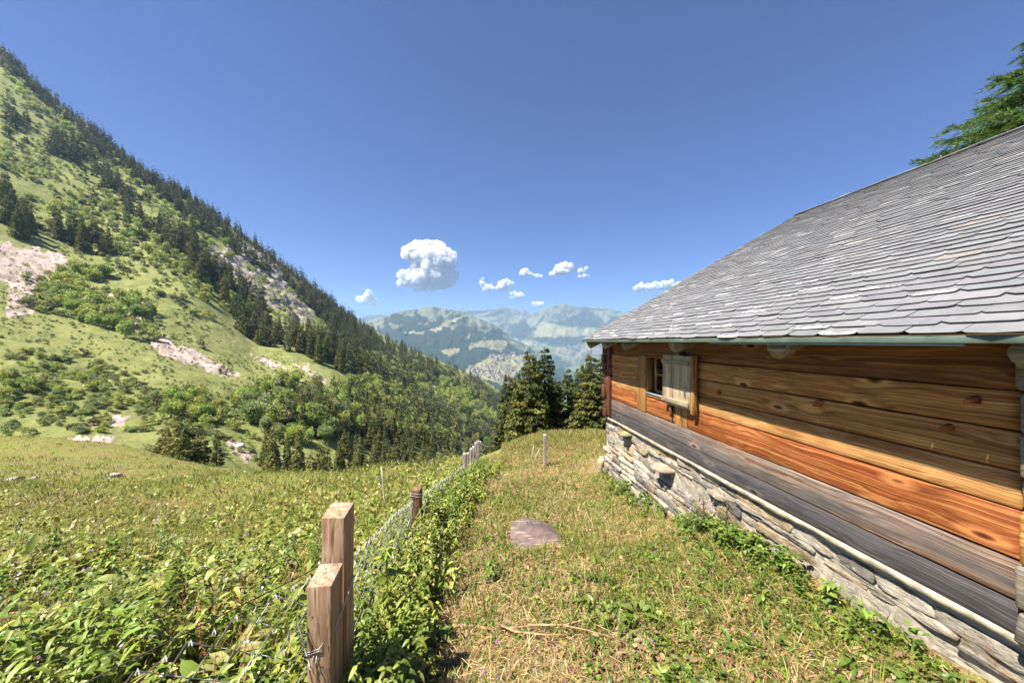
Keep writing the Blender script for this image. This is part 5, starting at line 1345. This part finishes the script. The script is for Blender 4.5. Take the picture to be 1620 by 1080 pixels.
a = Acc(); n = 560; y = logY(n, .95, 7.0); x = fence_x(y) + .06 + np.abs(R.normal(0, .19, n)) * np.interp(y, [1, 2, 4, 7], [.85, .9, 1.0, .45]); p = np.stack([x, y, gz(x, y)], -1)
H = R.uniform(.22, .55, n) * np.interp(y, [1, 2, 3.2, 5, 7], [.68, .78, .95, .75, .45])
stems(a, a, p, H, 9, .078, .032, [(.16, .22, .032), (.21, .265, .04), (.13, .185, .03), (.3, .33, .06), (.38, .37, .09)], .26)
n = 260; y = logY(n, 1.6, 6.4); x = fence_x(y) - .08 - np.abs(R.normal(0, .15, n)); p = np.stack([x, y, gz(x, y)], -1)
stems(a, a, p, R.uniform(.15, .38, n), 7, .075, .035, GREEN, .25)
n = 220; y = R.uniform(4.0, 8.2, n); x = fence_x(y) + R.uniform(.05, .55, n); p = np.stack([x, y, gz(x, y)], -1); stems(a, a, p, R.uniform(.12, .3, n), 7, .07, .03, GREEN, .25)
o = a.build('fence_nettles', M_HERB); tag(o, 'rank green nettles growing along the fence', 'nettles', kind='stuff')

# meadow left of the fence: leafy herbs near, finer growth further off
def left_pts(n, y0, y1, keep=None, xmax=None):
    y = logY(n, y0, y1); x1 = np.where(y < 1.5, np.interp(y, [.4, 1.5], [-1.85, -.95]), np.where(y < 6.6, fence_x(y) - .03, np.interp(y, [6.6, 9, 12, 18, 30], [-.95, -1.0, -1.4, -2.2, -5])))
    x0 = -1.62 * y - .9; x = x0 + (x1 - x0) * R.random(n)
    if keep is not None: k = keep(x, y); x, y = x[k], y[k]
    return np.stack([x, y, gz(x, y)], -1)


bareL = lambda x, y: np.clip(sum(w * np.exp(-((x - cx) / rx) ** 2 - ((y - cy) / ry) ** 2) for cx, cy, rx, ry, w in ((-26, 19.5, 5, 2.2, .5), (-17, 17.5, 2.5, .8, .35), (-4.2, 4.6, .8, .5, .6), (-1.35, 1.2, .3, .3, .9), (-1.05, 1.42, .2, .2, .8), (-12, 24, 4, 1.6, .5), (-2.35, 2.35, .35, .22, .8), (-3.6, 3.1, .4, .2, .7), (-1.9, 2.9, .3, .2, .7), (-5.5, 3.6, .5, .3, .6))), 0, 1)
okL = lambda x, y: (bareL(x, y) + fbm(x * 1.5, y * 1.5, 93, 3) * .3 < .45)
a = Acc()
n0 = 3300; p = left_pts(n0, .55, 9, okL); n = len(p); big_ = fbm(p[:, 0] / .8, p[:, 1] / .8, 95, 3); kind_ = fbm(p[:, 0] / 1.1 + 9, p[:, 1] / 1.1, 96, 3)
H = R.uniform(.06, .24, n) * np.clip(1.05 + 1.5 * big_, .25, 2.2)
for sel, Lw, Ww, pal_ in ((kind_ < -.12, .085, .024, [(.15, .215, .03), (.22, .28, .042), (.31, .34, .07)]), ((kind_ >= -.12) & (kind_ < .12), .06, .034, [(.15, .21, .027), (.21, .265, .037), (.105, .155, .022), (.29, .32, .055), (.38, .38, .1)]), (kind_ >= .12, .05, .02, [(.13, .195, .03), (.18, .245, .036), (.09, .14, .025), (.28, .31, .06)])):
    gr_ = np.interp(p[sel][:, 1], [1, 2.6, 5], [1.75, 1.5, 1.0]) * R.uniform(.7, 1.3, sel.sum()); stems(a, a, p[sel], H[sel] * np.interp(p[sel][:, 1], [1, 2.6, 5], [1.15, 1.2, 1]), 6, Lw * gr_, Ww * gr_, pal_, .4, r=.002)
p = left_pts(420, .55, 8, okL); rosettes(p, 6, (.10, .20), (.04, .08), .6, [(.25, .3, .055), (.32, .35, .085), (.2, .25, .045), (.4, .4, .14)], .12)
p = left_pts(2400, .55, 8, okL); rosettes(p, 6, (.05, .12), (.025, .06), .4, [(.22, .265, .045), (.28, .31, .06), (.16, .205, .032), (.36, .35, .09)], .1)
o = a.build('meadow_herbs', M_HERB); tag(o, 'thick leafy herbs of the near meadow left of the fence', 'herbs', kind='stuff')
a = Acc()
p = left_pts(15000, 4.5, 20, lambda x, y: okL(x, y) & (R.random(len(x)) < np.clip(1.25 - y / 14 + fbm(x / 2, y / 2, 12, 3) * .5, 0, 1))); n = len(p); y = p[:, 1]; p[:, 2] += R.uniform(.0, .16, n); dd = np.stack([R.normal(0, .8, n), R.normal(0, .8, n), R.uniform(.05, 1.0, n)], -1)
s = (.05 + .0042 * y) * R.uniform(.6, 1.5, n); quads(a, p, dd, s, s * R.uniform(.4, .75, n), pal(n, YEL + [(.23, .24, .045), (.19, .21, .04), (.44, .36, .16)], None, .2))
p = left_pts(95000, 6, 42, okL); n = len(p); y = p[:, 1]; pc = fbm(p[:, 0] / 3.1, p[:, 1] / 2.2, 97, 3); pd = fbm(p[:, 0] / 6, p[:, 1] / 3.5, 98, 4) + R.normal(0, .16, n); cb = np.where((pd > .12)[:, None], pal(n, [(.48, .42, .18), (.42, .36, .14)], None, .18), np.where((pd < -.2)[:, None], pal(n, [(.2, .25, .05), (.25, .29, .06)], None, .18), pal(n, [(.33, .355, .07), (.39, .39, .1), (.27, .31, .06)], None, .18)))
blades(a, p, R.uniform(0, 6.3, n), R.uniform(0, .8, n), R.uniform(.04, .13, n) * (1 + .8 * pc - .3 * (pd > .12)), .005 + .0009 * y, cb)
p = left_pts(700, 8, 38); k = 14; n = len(p) * k; q = np.repeat(p, k, 0) + R.normal(0, 1, (n, 3)) * np.array([.16, .16, .0]); q[:, 2] += R.uniform(0, .16, n); blades(a, q, R.uniform(0, 6.3, n), R.uniform(.1, 1.0, n), R.uniform(.08, .22, n), .008 + .0012 * q[:, 1], np.repeat(pal(len(p), [(.13, .17, .035), (.17, .2, .045), (.2, .17, .06)], None, .2), k, 0))
p = left_pts(30000, .6, 9, lambda x, y: fbm(x / .8, y / .8, 15, 3) > -.05); n = len(p); blades(a, p, R.uniform(0, 6.3, n), R.uniform(0, .9, n), R.uniform(.1, .34, n), .003 + .0007 * p[:, 1], pal(n, GREEN + STRAW, None, .2))
o = a.build('meadow_growth', M_HERB); tag(o, 'yellow green sunlit growth of the open meadow', 'meadow', kind='stuff')
a = Acc(); p = left_pts(9000, .6, 7, lambda x, y: bareL(x, y) > .2); n = len(p); p[:, 2] += .01; blades(a, p, R.uniform(0, 6.3, n), R.uniform(1.1, 1.7, n), R.uniform(.04, .14, n), .003 + .0005 * p[:, 1], pal(n, STRAW, None, .25), bend=.2)
n = 90; y = logY(n, 1.5, 9); x = -R.uniform(.3, 1.25, n) * y - .8; p = np.stack([x, y, gz(x, y)], -1)
stems(a, a, p, R.uniform(.25, .5, n), 7, .022, .018, [(.36, .15, .05), (.28, .12, .05), (.4, .24, .1)], .15, r=.0025, stemcol=(.3, .15, .06))
p = left_pts(420, 1.2, 12, okL); n = len(p); p[:, 2] += R.uniform(.1, .3, n)
for k in range(3): quads(a, p + R.normal(0, .006, p.shape), R.normal(0, 1, (n, 3)), .018 + .002 * p[:, 1], .016 + .002 * p[:, 1], pal(n, [(.7, .68, .6), (.7, .55, .08), (.45, .25, .45)], [3, 2, 1], .12))
o = a.build('dry_stalks', M_BLADE); tag(o, 'dry straw and rusty seed stalks in the meadow', 'stalks', kind='stuff')

# single plants that stand out
def dock(px, py, Y, n, Lr, label, cols=((.2, .25, .05), (.16, .215, .04), (.25, .28, .075)), pit=.55):
    q = P(px, py, Y); z = float(gz(q[0], q[1])); a = Acc(); az = np.arange(n) * 2.4 + R.uniform(0, 6); L = R.uniform(*Lr, n)
    p = np.zeros((n, 3)); p[:, 2] = .02
    leaves(a, p + np.stack([np.cos(az) * .03, np.sin(az) * .03, 0 * az], -1), az, R.uniform(pit - .3, pit + .35, n), L, L * R.uniform(.34, .46, n), R.uniform(.25, .7, n), pal(n, list(cols), None, .12), fold=.12, roll=R.normal(0, .2, n))
    o = a.build('dock_plant', M_HERB, loc=(q[0], q[1], z + .03)); tag(o, label, 'plant'); return o
dock(378, 898, 3.1, 9, (.16, .27), 'dock plant with big pale leaves left of the near posts')
dock(345, 925, 2.75, 7, (.14, .22), 'dock plant with leaves spreading below the big pale one')
dock(268, 838, 4.3, 7, (.18, .28), 'dock plant with whitish shining leaf amid the herbs', ((.33, .37, .2), (.22, .27, .08)))
dock(215, 985, 2.3, 8, (.10, .17), 'dock plant with upright blades behind the mesh wire')
dock(150, 985, 2.2, 8, (.12, .2), 'broad leaved plant left of the upright dock')
dock(75, 1040, 1.95, 9, (.12, .22), 'pale leaved plant in the bottom left corner')
dock(690, 975, 2.05, 6, (.09, .15), 'weed with heart shaped leaf at the right edge of the nettles', pit=.7)
dock(1010, 985, 2.15, 8, (.08, .14), 'leafy weed tuft near the tip of the dead branch')
dock(1190, 862, 2.95, 10, (.08, .15), 'weed with broad leaves at the foot of the stone base')
# pale umbel plant beside the posts
q = P(612, 1000, 2.05); z = float(gz(q[0], q[1])); a = Acc(); Hh = .62
tube(a, [(0, 0, -.02), (.005, 0, Hh * .5), (-.004, .004, Hh)], [.008, .007, .005], 7, (.3, .34, .08))
n = 26; az = R.uniform(0, 6.3, n); pz = np.full((n, 3), 0.0); pz[:, 2] = Hh - R.uniform(-.03, .07, n); leaves(a, pz, az, R.uniform(.0, 1.1, n), R.uniform(.05, .10, n), R.uniform(.018, .035, n), .35, pal(n, [(.36, .4, .09), (.3, .36, .07)], None, .12))
for zz in (.2, .33, .45):
    az = R.uniform(0, 6.3, 4); pz = np.zeros((4, 3)); pz[:, 2] = zz * Hh / .6; leaves(a, pz, az, np.full(4, .5), np.full(4, .13), np.full(4, .05), .6, pal(4, GREEN, None, .1))
o = a.build('umbel_plant', M_HERB, loc=(q[0], q[1], z)); tag(o, 'tall pale green umbel plant standing beside the taller post', 'plant')
q = W2(WALL - .17, 3.12); z = float(gz(q[0], q[1])); a = Acc()      # flowering weed against the wall
n = 16; p = R.normal(0, .07, (n, 3)) * np.array([1, 1, 0]); stems(a, a, p, R.uniform(.22, .5, n), 8, .06, .016, [(.10, .14, .05), (.14, .18, .07)], .25)
m = 60; quads(a, np.stack([R.normal(0, .1, m), R.normal(0, .1, m), R.uniform(.22, .48, m)], -1), R.normal(0, 1, (m, 3)), .022, .018, pal(m, [(.5, .3, .45), (.55, .4, .5)], None, .15))
o = a.build('flowering_weed', M_HERB, loc=(q[0], q[1], z)); tag(o, 'spiky weed with small pink flowers growing against the stone base', 'plant')
# little purple and yellow flowers in the yard
a = Acc(); p = yard_pts(170, .9, 6); n = len(p); p[:, 2] += R.uniform(.03, .08, n)
for k in range(4): quads(a, p + R.normal(0, .004, p.shape), R.normal(0, 1, (n, 3)), .014, .012, pal(n, [(.32, .16, .38), (.4, .22, .42), (.7, .55, .05)], [3, 3, 1], .15))
o = a.build('tiny_flowers', M_HERB); tag(o, 'tiny purple and yellow flowers in the yard grass', 'flowers', kind='stuff')
# ------------------------------------------------------------------ clouds
t = NT('cloud'); t.color((.93, .93, .94)); t.rough(1, 0)
tr = t.n('ShaderNodeBsdfTranslucent'); tr.inputs[0].default_value = (.95, .95, .96, 1)
mx = t.n('ShaderNodeMixShader'); mx.inputs[0].default_value = .58; t.l(t.b.outputs[0], mx.inputs[1]); t.l(tr.outputs[0], mx.inputs[2]); t.l(mx.outputs[0], t.out.inputs[0]); M_CLOUD = t.m
t = NT('cloud_veil'); t.t.nodes.remove(t.b); v_ = t.n('ShaderNodeVolumePrincipled'); v_.inputs['Color'].default_value = (.98, .98, .98, 1); v_.inputs['Density'].default_value = .011; v_.inputs['Anisotropy'].default_value = .2
t.l(v_.outputs[0], t.out.inputs['Volume']); M_VEIL = t.m
from mathutils import noise as mn


def ico(sub):
    bm = bmesh.new(); bmesh.ops.create_icosphere(bm, subdivisions=sub, radius=1); bm.verts.index_update()
    V = np.array([v.co[:] for v in bm.verts]); Fc = np.array([[v.index for v in f.verts] for f in bm.faces]); bm.free(); return V, Fc
ICO = ico(2)


def cloud(lobes, Y, label, puffs, sd):
    """lobes: ellipses filled with billows, fused to one skin and roughened; Y distance in metres."""
    rr = np.random.default_rng(sd); a = Acc(); k = Y / F
    c0 = P(np.mean([l[0] for l in lobes]), np.mean([l[1] for l in lobes]), Y)
    for (px, py, rx, ry) in lobes:
        c = P(px, py, Y) - c0; n = max(9, int(puffs * rx * ry / 90))
        for i in range(n):
            d = norm(rr.normal(0, 1, 3)); d[2] = max(d[2], -.45); rad = rr.uniform(.3, 1.0) if i else 0
            r = min(rx, ry) * k * (rr.uniform(.14, .42) if i else .78)
            q = c + d * rad * np.array([rx, min(rx, ry) * 1.1, ry]) * k * .92
            V, Fc = ICO; a.add(q + V * r * np.array([1.1, 1, .88]), [Fc])
    mn_ = min(min(l[2], l[3]) for l in lobes); big_ = max(l[2] for l in lobes)
    tmp = obj('cloud', a.mesh('cloud'), M_CLOUD)
    md = tmp.modifiers.new('fuse', 'REMESH'); md.mode = 'VOXEL'; md.voxel_size = k * (.55 if big_ > 30 else .32)
    me = bpy.data.meshes.new_from_object(tmp.evaluated_get(bpy.context.evaluated_depsgraph_get()))
    bpy.data.objects.remove(tmp)
    n = len(me.vertices); co = np.empty(n * 3); me.vertices.foreach_get('co', co); co = co.reshape(-1, 3); nr = np.empty(n * 3); me.vertices.foreach_get('normal', nr); nr = nr.reshape(-1, 3)
    s1 = 1 / (k * 7.0); dz = np.array([mn.fractal(Vector((v * s1).tolist()), .75, 2.1, 5) for v in co])
    co = co + nr * (dz * k * (1.2 if big_ > 30 else .7))[:, None]
    e = empty('cloud', c0); tag(e, label, 'cloud'); inset = k * (2.0 if big_ > 30 else .8)
    core = me; core.name = 'core'; veil = me.copy(); veil.name = 'veil'; veil.materials.clear()
    core.vertices.foreach_set('co', (co - nr * inset).ravel()); core.polygons.foreach_set('use_smooth', np.ones(len(me.polygons), bool)); core.update(); obj('core', core, M_CLOUD, e)
    dz2 = np.array([mn.fractal(Vector((v * s1 * 2.2 + 5).tolist()), .7, 2.1, 4) for v in co])
    veil.vertices.foreach_set('co', (co + nr * (inset * (1.0 + .9 * dz2))[:, None]).ravel()); veil.update(); obj('veil', veil, M_VEIL, e)
    return e


cloud([(672, 400, 34, 19), (694, 414, 26, 24), (652, 442, 23, 14), (684, 440, 34, 23), (719, 437, 9, 7), (646, 399, 11, 9), (668, 455, 24, 7), (708, 408, 13, 13), (686, 392, 18, 10), (664, 422, 17, 12)], 13500, 'largest white cumulus cloud, towering over the near mountain', 16, 1)
cloud([(580, 474, 17.9, 9.5), (583, 467, 9.5, 8.1), (590, 480, 8.4, 5.4)], 13500, 'small pale cloud low beside the forested ridge', 20, 2)
cloud([(762, 447, 4.2, 12.2), (773, 455, 13.7, 6.8), (797, 451, 17.9, 9.5), (770, 459, 10.5, 4.1)], 14000, 'two lobed cloud right of the largest one', 24, 3)
cloud([(833, 433, 12.6, 5.4), (829, 430, 7.4, 6.8), (850, 436, 8.4, 4.1)], 14500, 'small flat cloud above the back ridge, left of the brighter one', 24, 4)
cloud([(887, 428, 21.0, 9.5), (895, 422, 12.6, 9.5), (872, 433, 8.4, 4.1)], 14500, 'bright humped cloud second from the roof', 24, 5)
cloud([(918, 428, 9.5, 4.1), (924, 436, 8.4, 4.1), (928, 424, 7.4, 3.4)], 14800, 'thin broken wisp next to the bright humped cloud', 24, 6)
cloud([(818, 467, 12.6, 5.4), (812, 471, 9.5, 3.4), (824, 466, 7.4, 5.4)], 14500, 'little cloud low above the back ridge', 24, 7)
cloud([(853, 481, 14.7, 5.4), (848, 483, 10.5, 4.1)], 14500, 'little cloud touching the skyline left of the right mountain', 24, 8)
cloud([(1012, 455, 12.6, 8.1), (1030, 454, 16.8, 6.8), (1052, 451, 21.0, 9.5), (1075, 449, 10.5, 5.4)], 14200, 'long low cloud just above the roof edge', 22, 9)
# ------------------------------------------------------------------ air, sky, sun, camera
def haze_box():
    a = Acc(); lo = (-9000, -260, -900); hi = (9000, 11400, 1130)
    bm = bmesh.new(); bmesh.ops.create_cube(bm, size=1)
    for v in bm.verts: v.co = Vector([(lo[i] + hi[i]) / 2 + v.co[i] * (hi[i] - lo[i]) for i in range(3)])
    add_bm(a, bm)
    t = NT('haze_air'); t.t.nodes.remove(t.b)
    v = t.n('ShaderNodeVolumePrincipled'); v.inputs['Color'].default_value = (.52, .72, 1.0, 1); v.inputs['Density'].default_value = HAZE
    v.inputs['Anisotropy'].default_value = .15
    t.l(v.outputs[0], t.out.inputs['Volume'])
    return tag(a.build('haze', t.m), 'thin blue summer haze over the valley', 'haze', kind='stuff')


HAZE = 8e-5
haze_box()
SUN_AZ = math.radians(207.5); SUN_EL = math.radians(58)
w = bpy.data.worlds.new('World'); bpy.context.scene.world = w; w.use_nodes = True
nt = w.node_tree; bg = nt.nodes['Background']; sky = nt.nodes.new('ShaderNodeTexSky')
sky.sky_type = 'NISHITA'; sky.sun_disc = False; sky.sun_elevation = SUN_EL
sky.sun_rotation = math.atan2(math.cos(SUN_AZ), math.sin(SUN_AZ)) % (2 * PI)
sky.altitude = 3000; sky.air_density = 1.0; sky.dust_density = .15; sky.ozone_density = 8.0
tint = nt.nodes.new('ShaderNodeMix'); tint.data_type = 'RGBA'; tint.blend_type = 'MULTIPLY'; tint.inputs[0].default_value = 1; tint.inputs[7].default_value = (.46, .68, 1.03, 1); nt.links.new(sky.outputs[0], tint.inputs[6]); nt.links.new(tint.outputs[2], bg.inputs[0]); bg.inputs[1].default_value = .052
L = bpy.data.lights.new('sun', 'SUN'); L.energy = 5.0; L.angle = math.radians(.53); L.color = (1.0, .95, .86)
so = bpy.data.objects.new('sun', L); C.objects.link(so)
d = Vector((math.cos(SUN_AZ) * math.cos(SUN_EL), math.sin(SUN_AZ) * math.cos(SUN_EL), math.sin(SUN_EL)))
so.rotation_euler = d.to_track_quat('Z', 'Y').to_euler(); so.location = (-20, -10, 40)
cam = bpy.data.cameras.new('camera'); co = bpy.data.objects.new('camera', cam); C.objects.link(co)
co.rotation_euler = (PI / 2, 0, 0); cam.sensor_width = 36; cam.lens = 36 * F / 1620; cam.clip_start = .02; cam.clip_end = 60000
sc = bpy.context.scene; sc.camera = co
sc.view_settings.view_transform = 'Standard'; sc.view_settings.look = 'None'; sc.view_settings.exposure = 1.45; sc.view_settings.gamma = 1
sc.view_settings.use_curve_mapping = False
sc.cycles.max_bounces = 8; sc.cycles.diffuse_bounces = 3; sc.cycles.glossy_bounces = 2; sc.cycles.transmission_bounces = 3; sc.cycles.transparent_max_bounces = 8; sc.cycles.volume_bounces = 3
sc.cycles.caustics_reflective = False; sc.cycles.caustics_refractive = False; sc.cycles.use_adaptive_sampling = True; sc.cycles.adaptive_threshold = .02
